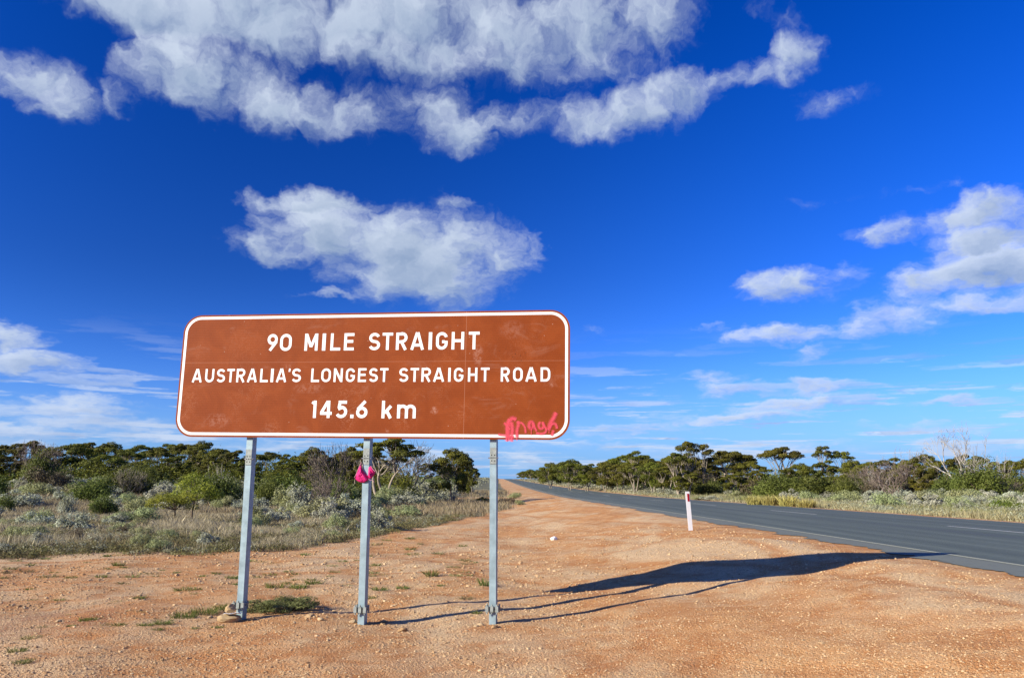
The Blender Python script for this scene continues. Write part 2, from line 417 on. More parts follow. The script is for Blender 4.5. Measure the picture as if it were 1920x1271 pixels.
def linemat(name, c, wear):
    m, N = newmat(name); P = N.new('ShaderNodeTexCoord').outputs['Object']
    k = N.m('MAXIMUM', N.ramp(N.noise(P, 60, 4, .7), .42, .6, 0., wear), N.ramp(N.noise(P, 3, 4, .7), .55, .7, 0., wear))
    finish(N, principled(N, N.mix(k, rgb(*c), rgb(.11, .12, .11)), .75)); return m


M['edge_paint'] = linemat('worn_edge_paint', (.60, .60, .42), .6)
M['dash_paint'] = linemat('worn_white_paint', (.80, .80, .76), .5)

# sign sheet
m, N = newmat('brown_sign_sheeting'); M['brown'] = m
P = N.new('ShaderNodeTexCoord').outputs['Object']
sp = N.new('ShaderNodeSeparateXYZ'); N.l.new(P, sp.inputs[0])
n = N.noise(P, 3.5, 6, .6, .8)
c = N.mix(N.ramp(n, .3, .75), rgb(.245, .047, .006), rgb(.305, .064, .010))
# fine extrusion lines
ln = N.m('SINE', N.m('MULTIPLY', sp.outputs[2], 2 * math.pi / .021))
c = N.mix(N.ramp(ln, .6, 1., 0., .14), c, rgb(.20, .035, .006))
# scuffs: thin pale scratches, specks, smears
sc1 = N.noise(N.v('MULTIPLY', P, (1, 1, 1)), 6, 8, .75, 2.)
scr = N.ramp(N.m('ABSOLUTE', N.m('SUBTRACT', sc1, .5)), 0., .010, 1., 0.)
scr = N.m('MULTIPLY', scr, N.m('MULTIPLY', N.ramp(N.noise(P, 1.7, 3), .46, .64), N.ramp(sp.outputs[2], .2, -.7, .25, .9)))
c = N.mix(scr, c, rgb(.58, .26, .15))
vv = N.new('ShaderNodeTexVoronoi'); N.l.new(P, vv.inputs['Vector']); vv.inputs['Scale'].default_value = 9
vq = N.new('ShaderNodeSeparateColor'); N.l.new(vv.outputs['Color'], vq.inputs[0])
speck = N.m('MULTIPLY', N.ramp(vv.outputs['Distance'], .03, .075, 1., 0.), N.ramp(vq.outputs[0], .45, .55))
c = N.mix(N.m('MULTIPLY', speck, N.m('MULTIPLY', vq.outputs[1], .8)), c, rgb(.78, .62, .5))
smr = N.m('MULTIPLY', N.ramp(N.noise(N.v('MULTIPLY', P, (1, 1, 2.2)), 2.3, 6, .65, 1.), .56, .72), .35)
c = N.mix(smr, c, rgb(.36, .15, .09))
d1_ = N.v('LENGTH', N.v('MULTIPLY', N.v('SUBTRACT', P, (1.72, 0, .21)), (1, 0, 2.2)))
vd = N.new('ShaderNodeTexVoronoi'); N.l.new(P, vd.inputs['Vector']); vd.inputs['Scale'].default_value = 26
c = N.mix(N.m('MULTIPLY', N.ramp(vd.outputs['Distance'], .12, .22, .7, 0.), N.ramp(d1_, .12, .28, 1., 0.)), c, rgb(.06, .02, .01))
for (ux_, uz_, rx_, rz_, st_) in ((1.72, .52, .18, .12, .22), (1.32, .22, .07, .14, .5), (.82, -.42, .055, .05, .85), (.27, -.64, .03, .04, .6), (-1.0, .10, .05, .03, .5), (-.72, -.16, .22, .07, .35), (2.18, -.13, .03, .03, .5), (-1.85, -.55, .2, .1, .35)):
    dd = N.v('LENGTH', N.v('MULTIPLY', N.v('SUBTRACT', P, (ux_, 0, uz_)), (1 / rx_, 0, 1 / rz_)))
    c = N.mix(N.m('MULTIPLY', N.ramp(dd, .5, 1.1, st_, 0.), N.ramp(N.noise(P, 22, 5, .75), .42, .6)), c, rgb(.46, .22, .15))
# sheet joints
j1 = N.ramp(N.m('ABSOLUTE', N.m('SUBTRACT', sp.outputs[0], 1.172)), .0012, .004, .35, 0.)
j2 = N.ramp(N.m('ABSOLUTE', N.m('SUBTRACT', sp.outputs[2], .153)), .0012, .004, .28, 0.)
c = N.mix(N.m('MAXIMUM', j1, j2), c, rgb(.62, .33, .22))
finish(N, principled(N, c, .65, ln, .12, .002, spec=.12))

m, N = newmat('pink_spray_paint'); M['pink'] = m
uvn = N.new('ShaderNodeUVMap').outputs[0]; us = N.new('ShaderNodeSeparateXYZ'); N.l.new(uvn, us.inputs[0])
P = N.new('ShaderNodeTexCoord').outputs['Object']
e = N.m('ABSOLUTE', N.m('SUBTRACT', us.outputs[1], .5))
a = N.m('MULTIPLY', N.ramp(e, .02, .46, 1., 0.), N.ramp(us.outputs[0], 0., 1., 1., .85))
a = N.m('MULTIPLY', a, N.ramp(N.noise(P, 55, 5, .7), .25, .65, .5, .85))
pb = N.new('ShaderNodeBsdfPrincipled'); pb.inputs['Base Color'].default_value = rgb(.66, .055, .09); pb.inputs['Roughness'].default_value = .6
N.l.new(a, pb.inputs['Alpha']); finish(N, pb.outputs[0])
m, N = newmat('magenta_fabric'); M['magenta'] = m
P = N.new('ShaderNodeTexCoord').outputs['Object']
finish(N, principled(N, N.mix(N.noise(P, 25, 4), rgb(.55, .004, .12), rgb(.85, .02, .25)), .7, N.noise(P, 18, 3), .6, .02))
M['pinktrim'] = simple('pale_pink_trim', (.75, .35, .42), .6)

# ------------------------------------------------------------------ ground
def axis(parts):
    out = [parts[0][0]]
    for a, b, n in parts: out += list(np.linspace(a, b, n + 1)[1:])
    return np.array(out)


YS = np.unique(np.concatenate([axis([(-400, -20, 12), (-20, 3, 30), (3, 16, 200), (16, 30, 130), (30, 60, 130), (60, 120, 90), (120, 400, 80), (400, 1400, 60), (1400, 6000, 24)]), _Y]))
XS = axis([(-3500, -600, 12), (-600, -120, 24), (-120, -30, 70), (-30, -8, 110), (-8, 5.6, 190), (5.6, 6.6, 20), (6.6, 14.2, 8), (14.2, 16, 10), (16, 30, 50), (30, 120, 60), (120, 600, 24), (600, 3500, 12)])
gy, gx = np.meshgrid(YS, XS, indexing='ij'); wx = gx - .0185 * gy
wz = gz(wx, gy) - .03 * (ss(6.5, 6.6, gx) - ss(14.0, 14.2, gx))
V = np.stack([wx, gy, wz], -1).reshape(-1, 3)
ny, nx = gx.shape; ii = np.arange(ny - 1)[:, None] * nx + np.arange(nx - 1)[None]
F = np.stack([ii, ii + 1, ii + nx + 1, ii + nx], -1).reshape(-1, 4)


def vegmask(x, Y):
    """1 where plants cover the soil"""
    xp = x + .0185 * Y
    wob = .6 * np.sin(x * .9) + .4 * np.sin(x * 2.3 + 1) + .3 * np.sin(Y * .8)
    edge = np.interp(x, [-60, -30, -10.4, -6.8, -5.2, -4.2, -3.1, -1.6, -.9, 1.5], [16.5, 16.6, 17.2, 18, 20.5, 24, 30, 40, 48, 56])
    left = ss(-.5, 1.2, (Y - edge) * .5 + wob * .5) * ss(0.6, -0.4, xp - .5) if False else ss(-.5, 1.2, (Y - edge) * .5 + wob * .5) * (1 - ss(-.4, .6, xp - .9 + .3 * wob))
    track = ss(76, 78, Y) * (1 - ss(84, 86, Y)) * ss(-9, -7, xp) * (1 - ss(0, 2, xp))
    left = left * (1 - track)
    right = ss(15.3, 15.9, xp + .15 * wob)
    return np.clip(left + right, 0, 1)


vm = vegmask(V[:, 0], V[:, 1])
rp = place(105, 1165)
red = np.exp(-(((V[:, 0] - rp[0]) / .9) ** 2 + ((V[:, 1] - rp[1]) / 1.0) ** 2))
me = mesh('ground', V, F, M['ground'], np.stack([vm, red, ss(30, 100, V[:, 1])], 1), True)
tag(obj('ground', me), kind='structure')

# road
rs = np.random.RandomState(3)
rx = np.concatenate([[0, .03], np.linspace(.4, 8.1, 14), [8.4]])
jit = np.zeros(len(YS)); k = rs.randn(len(YS))
ksm = np.convolve(k, np.ones(7) / 7, 'same')
jit = np.where(YS < 60, np.where(YS > 0, .07 * ksm / (ksm.std() + 1e-6) + .022 * k + .06 * np.sin(YS * 1.1), 0), 0)
sel = (YS >= -60) & (YS <= 1300); ys = YS[sel]; jt = np.clip(jit[sel], -.16, .22)
V = []; C = []
for y, j in zip(ys, jt):
    for q, a in enumerate(rx):
        xp = 5.96 + a + (j if q < 2 else 0); zz = zr(y) + .010 + .05 * math.sin(math.pi * a / 8.4) * 0
        V.append((xp - .0185 * y, y, zz)); C.append(a / 8.4)
nx = len(rx); ii = np.arange(len(ys) - 1)[:, None] * nx + np.arange(nx - 1)[None]
F = np.stack([ii, ii + 1, ii + nx + 1, ii + nx], -1).reshape(-1, 4)
tag(obj('road', mesh('road', V, F, M['road'], np.array(C))), kind='structure')


def strip(name, xp, wd, y0, y1, mat, n):
    yy = np.linspace(y0, y1, n + 1); V = []
    yy = np.unique(np.concatenate([yy, YS[(YS > y0) & (YS < y1)]])); n = len(yy) - 1
    for y in yy: V += [(xp - wd / 2 - .0185 * y, y, zr(y) + .015), (xp + wd / 2 - .0185 * y, y, zr(y) + .015)]
    i = np.arange(n)[:, None] * 2
    return V, np.concatenate([i, i + 1, i + 3, i + 2], 1)


V, F = strip('', 6.66, .085, -40, 1200, None, 50)
tag(obj('edge_line', mesh('edge_line', V, F, M['edge_paint'])), kind='structure')
V, F = strip('', 14.05, .07, -40, 1200, None, 50)
gb = GB()
for k in range(-3, 60):
    y0 = 15.6 + 13.1 * k
    V, F = strip('', 11.35, .085, y0, y0 + 4.8, None, 4); gb.add(V, F)
tag(obj('centre_line', gb.mesh('centre_line', M['dash_paint'])), kind='structure')

# ------------------------------------------------------------------ the sign
SC = Vector((-3.1248, 9.504, 0)); DD = Vector((.98954, -.14424, 0)); NN = Vector((.14424, .98954, 0))
ANG = math.atan2(DD.y, DD.x)
sign = empty('road_sign', SC + DD * 1.4477, ANG)
tag(sign, 'wide brown road sign with white border and lettering on three steel posts', 'road sign')
TILT = R(.95)


def rrect(hw, hh, r, n=10):
    P = []
    for cx_, cy_, a0 in ((hw - r, hh - r, 0), (-hw + r, hh - r, 90), (-hw + r, -hh + r, 180), (hw - r, -hh + r, 270)):
        for i in range(n + 1):
            a = R(a0 + 90 * i / n); P.append((cx_ + r * math.cos(a), cy_ + r * math.sin(a)))
    return np.array(P)


# local frame: x along sign, y away from the viewer, z up; face at y=-.06
panel_me = None
o = rrect(2.385, .745, .225); n = len(o)
y0, y1 = -.072, -.060
V = np.concatenate([np.c_[o[:, 0], np.full(n, y0), o[:, 1]], np.c_[o[:, 0], np.full(n, y1), o[:, 1]]])
i = np.arange(n); j = (i + 1) % n
side = np.stack([i, i + n, j + n, j], 1)
me = bpy.data.meshes.new('panel')
me.from_pydata([tuple(v) for v in V], [], [list(range(n)), list(range(2 * n - 1, n - 1, -1))] + [list(map(int, s)) for s in side]); me.materials.append(M['brown'])
panel = obj('panel', me, sign, (0, 0, 2.7906)); panel.rotation_euler = (0, TILT, 0)
# back rails
gb = GB()
for z in (-.55, .0, .55): gb.box((0, -.052, z), (2.2, .008, .03))
rails = obj('rail', gb.mesh('rail', M['galv_dull']), panel)
yb = y0 - .0012
a = rrect(2.363, .723, .205, 14); b = rrect(2.3305, .6905, .174, 14); n = len(a)
V = np.concatenate([np.c_[a[:, 0], np.full(n, yb), a[:, 1]], np.c_[b[:, 0], np.full(n, yb), b[:, 1]]])
i = np.arange(n); j = (i + 1) % n
obj('border', mesh('border', V, np.stack([i, j, j + n, i + n], 1), M['white_paint']), panel)

# lettering: stroke font, every stroke a swept ribbon
def arc(cx_, cy_, rx_, ry_, a0, a1, n=14):
    return [(cx_ + rx_ * math.cos(R(a0 + (a1 - a0) * i / n)), cy_ + ry_ * math.sin(R(a0 + (a1 - a0) * i / n))) for i in range(n + 1)]


def glyph(ch, t, w):
    """strokes in a w x 1 box, t = stroke width; height unit 1"""
    h = t / 2; L_, R_ = h, w - h; cx_ = w / 2; rx_ = w / 2 - h
    top, bot = 1 - h, h
    if ch == 'I' or ch == '|': return [[(w / 2, 0), (w / 2, 1)]]
    if ch == 'L': return [[(L_, 1), (L_, 0)], [(t, bot), (w, bot)]]
    if ch == 'T': return [[(0, top), (w, top)], [(cx_, 1 - t), (cx_, 0)]]
    if ch == 'E': return [[(L_, 1), (L_, 0)], [(t, bot), (w, bot)], [(t, top), (w, top)], [(t, .52), (w * .92, .52)]]
    if ch == 'H': return [[(L_, 1), (L_, 0)], [(R_, 1), (R_, 0)], [(t, .5), (w - t, .5)]]
    if ch == 'M': return [[(L_, 1), (L_, 0)], [(R_, 1), (R_, 0)], [(L_ + .02, .97), (cx_ + .0, .22 if w > .6 else .25)], [(R_ - .02, .97), (cx_, .22)]]
    if ch == 'N': return [[(L_, 1), (L_, 0)], [(R_, 1), (R_, 0)], [(L_ + .01, .96), (R_ - .01, .04)]]
    if ch == 'A': return [[(h * 1.05, 0), (cx_ - h * .25, 1)], [(w - h * 1.05, 0), (cx_ + h * .25, 1)], [(w * .22, .27), (w * .78, .27)]]
    if ch == 'U': return [[(L_, 1), (L_, rx_ + h)] + arc(cx_, rx_ + h, rx_, rx_, 180, 360) + [(R_, rx_ + h), (R_, 1)]]
    if ch in 'O0':
        r = rx_; return [arc(cx_, 1 - r - h, r, r, 0, 180) + arc(cx_, r + h, r, r, 180, 360) + [(R_, 1 - r - h + .001)]]
    if ch == 'D':
        r = .30; return [[(L_, 1), (L_, 0)], [(t, top), (w * .45, top)] + arc(R_ - rx_ * .95, top - r, rx_ * .95, r, 90, 0, 8) + arc(R_ - rx_ * .95, bot + r, rx_ * .95, r, 0, -90, 8) + [(t, bot)]]
    if ch == 'R': return [[(L_, 1), (L_, 0)], [(t, top), (w * .5, top)] + arc(w * .52, .5 + (.5 - h + .02) / 2 - .01, R_ - w * .52, (top - .46) / 2, 90, -90, 12) + [(t, .46)], [(w * .50, .45), (w - h * 1.1, 0)]]
    if ch == 'G':
        r = rx_; return [arc(cx_, 1 - r - h, r, r, 12, 180) + arc(cx_, r + h, r, r, 180, 360) + [(R_, r + h + .02), (R_, .5)], [(w * .52, .45), (w - t, .45)]]
    if ch == 'S':
        r1 = (1 - t) * .25; a_ = arc(cx_, top - r1, rx_ * .95, r1, 20, 250, 16); b_ = arc(cx_, bot + r1, rx_, r1, 68, -160, 16)
        return [a_ + b_]
    if ch == '1': return [[(w - h, 0), (w - h, 1)], [(0, .80), (w - t * .9, .93)]]
    if ch == '4': return [[(w * .70, 0), (w * .70, 1)], [(0, .27), (w * .70 - h, .27)], [(w * .70 + h, .27), (w, .27)], [(h * .8, .30), (w * .70 - h * .6, .96)]]
    if ch == '5': return [[(w * .2, top), (w * .94, top)], [(w * .2 + h * .9, 1 - t), (w * .13 + h, .56)], [(w * .12 + h * .6, .52)] + arc(cx_ - .02, .355, R_ - cx_ + .02, .355 - h, 78, -150, 18)]
    if ch == '6': return [arc(cx_, .33, rx_, .33 - h, 0, 360, 24), [(w * .13, .50), (w * .78, .97)]]
    if ch == '9': return [arc(cx_, .68, rx_, .32 - h, 0, 360, 24), [(w * .90, .56), (w * .28, .03)]]
    if ch == "'": return [[(w * .6, 1), (w * .35, .74)]]
    if ch == '.': return [[(cx_, 0), (cx_, 1)]]
    if ch == 'k': return [[(L_, 1), (L_, 0)], [(t, .30), (w * .88, .70)], [(w * .45, .46), (w - h * .9, 0)]]
    if ch == 'm': return [[(L_, 1), (L_, 0)], arc((L_ + cx_) / 2, .62, (cx_ - L_) / 2, .38 - h, 170, 0, 10) + [(cx_, 0)], arc((R_ + cx_) / 2, .62, (cx_ - L_) / 2, .38 - h, 180, 0, 10) + [(R_, 0)]]
    return []


def ribbon(pts, wd, closed=False):
    P = np.array(pts, float); n = len(P)
    keep = [0] + [i for i in range(1, n) if np.linalg.norm(P[i] - P[i - 1]) > 1e-5]; P = P[keep]; n = len(P)
    S = np.diff(P, axis=0); S /= np.linalg.norm(S, axis=1)[:, None]
    NS = np.c_[-S[:, 1], S[:, 0]]
    Nn = np.zeros_like(P); Nn[0] = NS[0]; Nn[-1] = NS[-1]
    if np.linalg.norm(P[0] - P[-1]) < 1e-3: m_ = (NS[0] + NS[-1]); Nn[0] = Nn[-1] = m_ / np.linalg.norm(m_)
    for i in range(1, n - 1):
        m_ = NS[i - 1] + NS[i]; m_ /= np.linalg.norm(m_) + 1e-9; Nn[i] = m_ / max(.5, float(m_ @ NS[i]))
    wd = np.broadcast_to(wd, n)[:, None]
    V = np.concatenate([P + Nn * wd / 2, P - Nn * wd / 2]); i = np.arange(n - 1)
    return V, np.stack([i, i + n, i + n + 1, i + 1], 1), n


R1 = [("9",-1.279,-1.149),("0",-1.117,-0.969),("M",-0.804,-0.638),("I",-0.583,-0.540),("L",-0.479,-0.354),("E",-0.310,-0.186),("S",-0.004,0.136),("T",0.162,0.291),("R",0.330,0.468),("A",0.505,0.673),("I",0.725,0.766),("G",0.814,0.954),("H",1.001,1.150),("T",1.204,1.332)]
R2 = [("A",-2.220,-2.088),("U",-2.049,-1.934),("S",-1.899,-1.790),("T",-1.767,-1.670),("R",-1.644,-1.533),("A",-1.507,-1.378),("L",-1.340,-1.239),("I",-1.206,-1.171),("A",-1.138,-1.005),("'",-0.983,-0.959),("S",-0.938,-0.823),("L",-0.696,-0.594),("O",-0.570,-0.452),("N",-0.416,-0.305),("G",-0.266,-0.154),("E",-0.116,-0.015),("S",0.019,0.128),("T",0.153,0.253),("S",0.384,0.496),("T",0.521,0.623),("R",0.654,0.766),("A",0.793,0.928),("I",0.973,1.002),("G",1.041,1.153),("H",1.207,1.317),("T",1.357,1.459),("R",1.591,1.694),("O",1.734,1.845),("A",1.875,2.009),("D",2.051,2.162)]
R3 = [("1",-0.656,-0.607),("4",-0.557,-0.413),("5",-0.364,-0.225),(".",-0.186,-0.145),("6",-0.116,0.022),("k",0.193,0.319),("m",0.379,0.603)]


def row(words, items, v0, v1, t, hs):
    H0 = v1 - v0; it = iter(items)
    for wd_ in words.split():
        gb = GB()
        for _c in wd_:
            ch, u0, u1 = next(it); H = H0 * hs.get(ch, 1); w_ = (u1 - u0) / H; tt = t / H
            if ch in "I.'": tt = w_ * (1 if ch != "'" else .9)
            for q, sgl in enumerate(glyph(ch, tt, w_)):
                V, F, n_ = ribbon(np.array(sgl) * H, tt * H)
                base = v0 if ch != "'" else v1 - H
                gb.add(np.c_[V[:, 0] + u0, np.full(len(V), yb - .0003 * (q + 1)), V[:, 1] + base], F)
        tag(obj('word', gb.mesh('word', M['white_paint']), panel), 'white painted word ' + wd_)


row('90 MILE STRAIGHT', R1, .291, .499, .0345, {})
row("AUSTRALIA'S LONGEST STRAIGHT ROAD", R2, -.087, .076, .0265, {"'": .9})
row('145.6 km', R3, -.512, -.308, .0365, {'.': .2, 'm': .78})
# graffiti (coordinates from a 7.945x enlargement, converted to sign metres)
def gq(X, Y): return (1.2345 + X * .000768, -.5915 - (Y - 300) * .000763)


S_ = [([(690, 200), (660, 188), (625, 200), (597, 250), (590, 330), (590, 420), (575, 510)], 62), ([(600, 215), (570, 290), (575, 400), (600, 500)], 52),
      ([(640, 265), (655, 340), (645, 430), (645, 515)], 58), ([(535, 262), (570, 300), (610, 350)], 34), ([(455, 432), (520, 440), (600, 450), (665, 470)], 36),
      ([(735, 245), (745, 290), (725, 340), (718, 400), (720, 450)], 50), ([(740, 255), (785, 252), (820, 285), (845, 330), (850, 395)], 32),
      (arc(930, 290, 30, 48, 70, 430, 16), 52), ([(968, 270), (985, 320), (1008, 368)], 32),
      (arc(1080, 292, 36, 48, -60, 240, 16), 40), ([(1108, 270), (1140, 320), (1158, 360), (1140, 400), (1085, 418), (1015, 405)], 36),
      ([(1290, 118), (1275, 150), (1262, 190), (1225, 235), (1205, 290), (1196, 340)], 62), ([(1200, 330), (1225, 280), (1265, 258), (1298, 275), (1310, 325)], 40),
      ([(1258, 375), (1248, 405), (1238, 430)], 44), ([(935, 350), (935, 432)], 13), ([(722, 430), (724, 515)], 12), ([(738, 430), (740, 470)], 9), ([(1196, 330), (1196, 405)], 12), ([(575, 480), (575, 525)], 13), ([(650, 480), (650, 518)], 18)]
gb = GB(); UVs = []
for q, (pts, wd) in enumerate(S_):
    P = np.array([gq(*p) for p in pts])
    d0_ = P[0] - P[1]; d1_ = P[-1] - P[-2]; e_ = wd * .000765 * .35
    P = np.concatenate([[P[0] + d0_ / np.linalg.norm(d0_) * e_], P, [P[-1] + d1_ / np.linalg.norm(d1_) * e_]])
    # smooth by subdivision
    for _ in range(2):
        Q = [P[0]]
        for a_, b_ in zip(P[:-1], P[1:]): Q += [a_ * .75 + b_ * .25, a_ * .25 + b_ * .75]
        Q.append(P[-1]); P = np.array(Q)
    n_ = len(P); tt = np.linspace(0, 1, n_); wv_ = wd * .000768 * 1.75 * np.clip(np.minimum(tt, 1 - tt) * 9 + .35, 0, 1)
    V, F, n_ = ribbon(P, wv_ if len(P) == n_ else wd * .001)
    gb.add(np.c_[V[:, 0], np.full(len(V), yb - .0012 - .00025 * q), V[:, 1]], F)
    ee = np.clip(1 - np.minimum(np.arange(n_), np.arange(n_)[::-1]) / 3, 0, 1)
    UVs += [(x_, 0) for x_ in ee] + [(x_, 1) for x_ in ee]
me = mesh('graffiti', np.concatenate(gb.V), [np.concatenate(f) for f in gb.F.values()], M['pink'], None, False, UVs)
tag(obj('graffiti', me, panel), 'scrawled pink spray paint in the lower right corner with drips')

# posts, three, each with sleeve, holes and bolted base clamp
def post(u, zlow, label):
    gz0 = float(gz((sign.location + DD * u).x, (sign.location + DD * u).y))
    gb = GB(); gb.tube([(u, 0, gz0 - .15), (u, 0, gz0 + .3), (u, 0, 2.0), (u, 0, 3.35)], .0375 * math.sqrt(2), 4)
    # rotate the square section so that faces are square to the sign
    V = np.concatenate(gb.V)
    th = math.pi / 4; X = V[:, 0] - u; Yv = V[:, 1]
    V[:, 0] = u + X * math.cos(th) - Yv * math.sin(th); V[:, 1] = X * math.sin(th) + Yv * math.cos(th)
    V[:, 1] = np.where(V[:, 1] > 0, .082, -.028)
    me = mesh('post', V, [np.concatenate(f) for f in gb.F.values()], M['galv'])
    p = obj('post', me, sign); tag(p, label)
    # sleeve plate
    g2 = GB(); zt = 1.93; zl = 1.745
    g2.box((u + .001, -.031, (zt + zl) / 2), (.037, .0035, (zt - zl) / 2))
    obj('sleeve', g2.mesh('sleeve', M['galv_dull']), p)
    for dx, zz_ in [(-.022, 1.815), (0, 1.815), (.022, 1.815), (-.016, 1.845), (.020, 1.845), (-.016, 1.782), (.020, 1.782)]:
        g3 = GB(); g3.box((u + dx, -.0348, zz_), (.0055, .0006, .0065)); obj('bolt_hole', g3.mesh('bolt_hole', M['hole']), p)
    for a_, b_ in ((-.056, -.037), (.0385, .058)):
        g4 = GB(); g4.tube([(u + a_, -.02, 1.815), (u + b_, -.02, 1.815)], .009, 6); obj('bolt', g4.mesh('bolt', M['bolt']), p)
    # slip base clamp: two plates with lugs and bolts
    g5 = GB(); zc = gz0 + .165
    for dz in (-.013, .013): g5.box((u, .005, zc + dz), (.062, .060, .0085))
    for dx in (-.052, .0, .052):
        g5.box((u + dx * 1.05, -.066, zc), (.017, .016, .031))
        g5.tube([(u + dx * 1.05, -.066, zc - .052), (u + dx * 1.05, -.066, zc + .050)], .0085, 6)
    for s_ in (-1, 1): g5.tube([(u + s_ * .068, .03, zc - .045), (u + s_ * .068, .03, zc + .045)], .009, 6)
    obj('base_clamp', g5.mesh('base_clamp', M['galv_dull']), p)
    return p


U_POST = (-1.4477 + .0, -1.4477 + 1.4505, -1.4477 + 2.945)
post(U_POST[0], 0, 'left steel post'); post(U_POST[1], 0, 'middle steel post'); post(U_POST[2], 0, 'right steel post')

# pink cloth tied to the middle post
pc = sign.location + DD * U_POST[1]
cl = empty('cloth', (pc.x, pc.y, 1.45), ANG); tag(cl, 'pink piece of fabric tied around the middle sign post', 'cloth')


def sheet(outline, cz, depth, name, mat, parent, side=1, thick=.004):
    """cloth piece from an outline (x,z) with folds, given thickness"""
    O = np.array(outline, float); c_ = O.mean(0); n_ = len(O); V = [(c_[0], depth(c_[0], c_[1]) - .03 * side, c_[1])]; F = []
    rings = 6
    for r_ in range(1, rings + 1):
        for p_ in O:
            q_ = c_ + (p_ - c_) * r_ / rings; V.append((q_[0], depth(q_[0], q_[1]) - .022 * side * (1 - (r_ / rings) ** 2) + .011 * math.sin(q_[0] * 90 + q_[1] * 60), q_[1]))
    for k_ in range(n_): F.append((0, 1 + k_, 1 + (k_ + 1) % n_))
    Q = []
    for r_ in range(1, rings):
        for k_ in range(n_):
            a_ = 1 + (r_ - 1) * n_ + k_; b_ = 1 + (r_ - 1) * n_ + (k_ + 1) % n_; Q.append((a_, b_, b_ + n_, a_ + n_))
    o_ = obj(name, mesh(name, V, [np.array(F), np.array(Q)], mat, None, True), parent)
    md = o_.modifiers.new('t', 'SOLIDIFY'); md.thickness = thick; return o_


k = 1 / 10.59 / 1480 * 9.3
f1 = [((x - 500) * k, -(y - 750) * k) for x, y in [(412, 515), (425, 600), (445, 660), (490, 710), (545, 765), (585, 822), (540, 860), (480, 892), (400, 888), (330, 845), (290, 795), (320, 730), (350, 650), (380, 570)]]
zc_cloth = atD(687, 891, 9.35)[2]
cl.location.z = zc_cloth
cup = sheet(f1, 0, lambda x, z: -.045, 'cup', M['magenta'], cl, 1)
f2 = [((x - 500) * k, -(y - 750) * k) for x, y in [(556, 600), (605, 572), (650, 625), (692, 678), (655, 750), (622, 818), (580, 815), (548, 775)]]
sheet(f2, 0, lambda x, z: -.040 + max(0, x - .05) * .6, 'flap', M['magenta'], cl, .4)
gb = GB()
gb.tube([((x - 500) * k, -.05, -(y - 750) * k) for x, y in [(418, 500), (380, 575), (345, 660), (315, 740), (287, 795)]], .0035, 5)
gb.tube([((x - 500) * k, -.04, -(y - 750) * k) for x, y in [(605, 570), (640, 625), (692, 680)]], .003, 5)
gb.tube([((x - 500) * k, -.055, -(y - 750) * k) for x, y in [(575, 812), (610, 850), (650, 840), (690, 880)]], .0025, 5)
gb.tube([(-.06, -.03, .125), (-.04, .05, .14), (.05, .055, .12), (.075, -.02, .10)], .003, 5)
obj('strap', gb.mesh('strap', M['pinktrim']), cl)

# ------------------------------------------------------------------ roadside furniture
x, y, z = place(1295, 994)
dl = empty('marker_post', (x, y, z), R(-4)); dl.rotation_euler = (0, R(-3.2), R(8)); tag(dl, 'white roadside marker post with red reflector on the gravel shoulder', 'marker post')
hgt_ = atD(1290, 921, y)[2] - z
gb = GB(); hw = .052
prof = [(-hw, -.1), (hw, -.1), (hw, hgt_ - .012), (hw - .012, hgt_), (-hw + .012, hgt_), (-hw, hgt_ - .012)]
nn = len(prof)
V = [(a_, .012 * (-1 if abs(a_) < 9 else 1), b_) for a_, b_ in prof] + [(a_ * .8, .030, b_) for a_, b_ in prof]
me = bpy.data.meshes.new('post'); me.from_pydata(V, [], [list(range(nn)), list(range(2 * nn - 1, nn - 1, -1))] + [[i_, i_ + nn, (i_ + 1) % nn + nn, (i_ + 1) % nn] for i_ in range(nn)]); me.materials.append(M['plastic'])
obj('post', me, dl)
gb = GB(); gb.box((.012, -.015, hgt_ - .145), (.024, .003, .092)); obj('reflector', gb.mesh('reflector', M['red']), dl)

D_ = 130
x, y, z = atD(1127, 902, D_); zg = float(gz(x, y))
ws = empty('warning_sign', (x, y, zg)); tag(ws, 'diamond shaped road sign seen from behind across the road', 'road sign')
zc_ = atD(1127, 890.5, D_)[2] - zg
gb = GB(); gb.tube([(0, 0, -.2), (0, 0, zc_ + .3)], .04, 8); obj('post', gb.mesh('post', M['grey_metal']), ws)
s_ = .46; V = [(0, .05, s_), (s_, .05, 0), (0, .05, -s_), (-s_, .05, 0), (0, .065, s_), (s_, .065, 0), (0, .065, -s_), (-s_, .065, 0)]
V = [(a_ * .92, -b_, c_ * 1.05) for a_, b_, c_ in V]
obj('sign_panel', mesh('sign_panel', V, np.array([[0, 1, 2, 3], [7, 6, 5, 4], [0, 4, 5, 1], [1, 5, 6, 2], [2, 6, 7, 3], [3, 7, 4, 0]]), M['grey_metal']), ws, (0, 0, zc_))

# ------------------------------------------------------------------ plant generators
def rnd_dirs(rs, n):
    d = rs.randn(n, 3); return d / np.linalg.norm(d, axis=1)[:, None]


def leaves(rs, C, Nn, size, aspect=.5, up=0.):
    """rhombic leaf-clump quads at C, facing roughly Nn"""
    n = len(C); d = rnd_dirs(rs, n) * .9 + Nn; d[:, 2] += up; d /= np.linalg.norm(d, axis=1)[:, None]
    t = np.cross(d, rnd_dirs(rs, n)); t /= np.linalg.norm(t, axis=1)[:, None] + 1e-9; b = np.cross(d, t)
    s = (size * rs.uniform(.6, 1.35, n))[:, None]
    V = np.stack([C + t * s, C + b * s * aspect, C - t * s, C - b * s * aspect], 1).reshape(-1, 3)
    return V, np.arange(n * 4).reshape(n, 4)


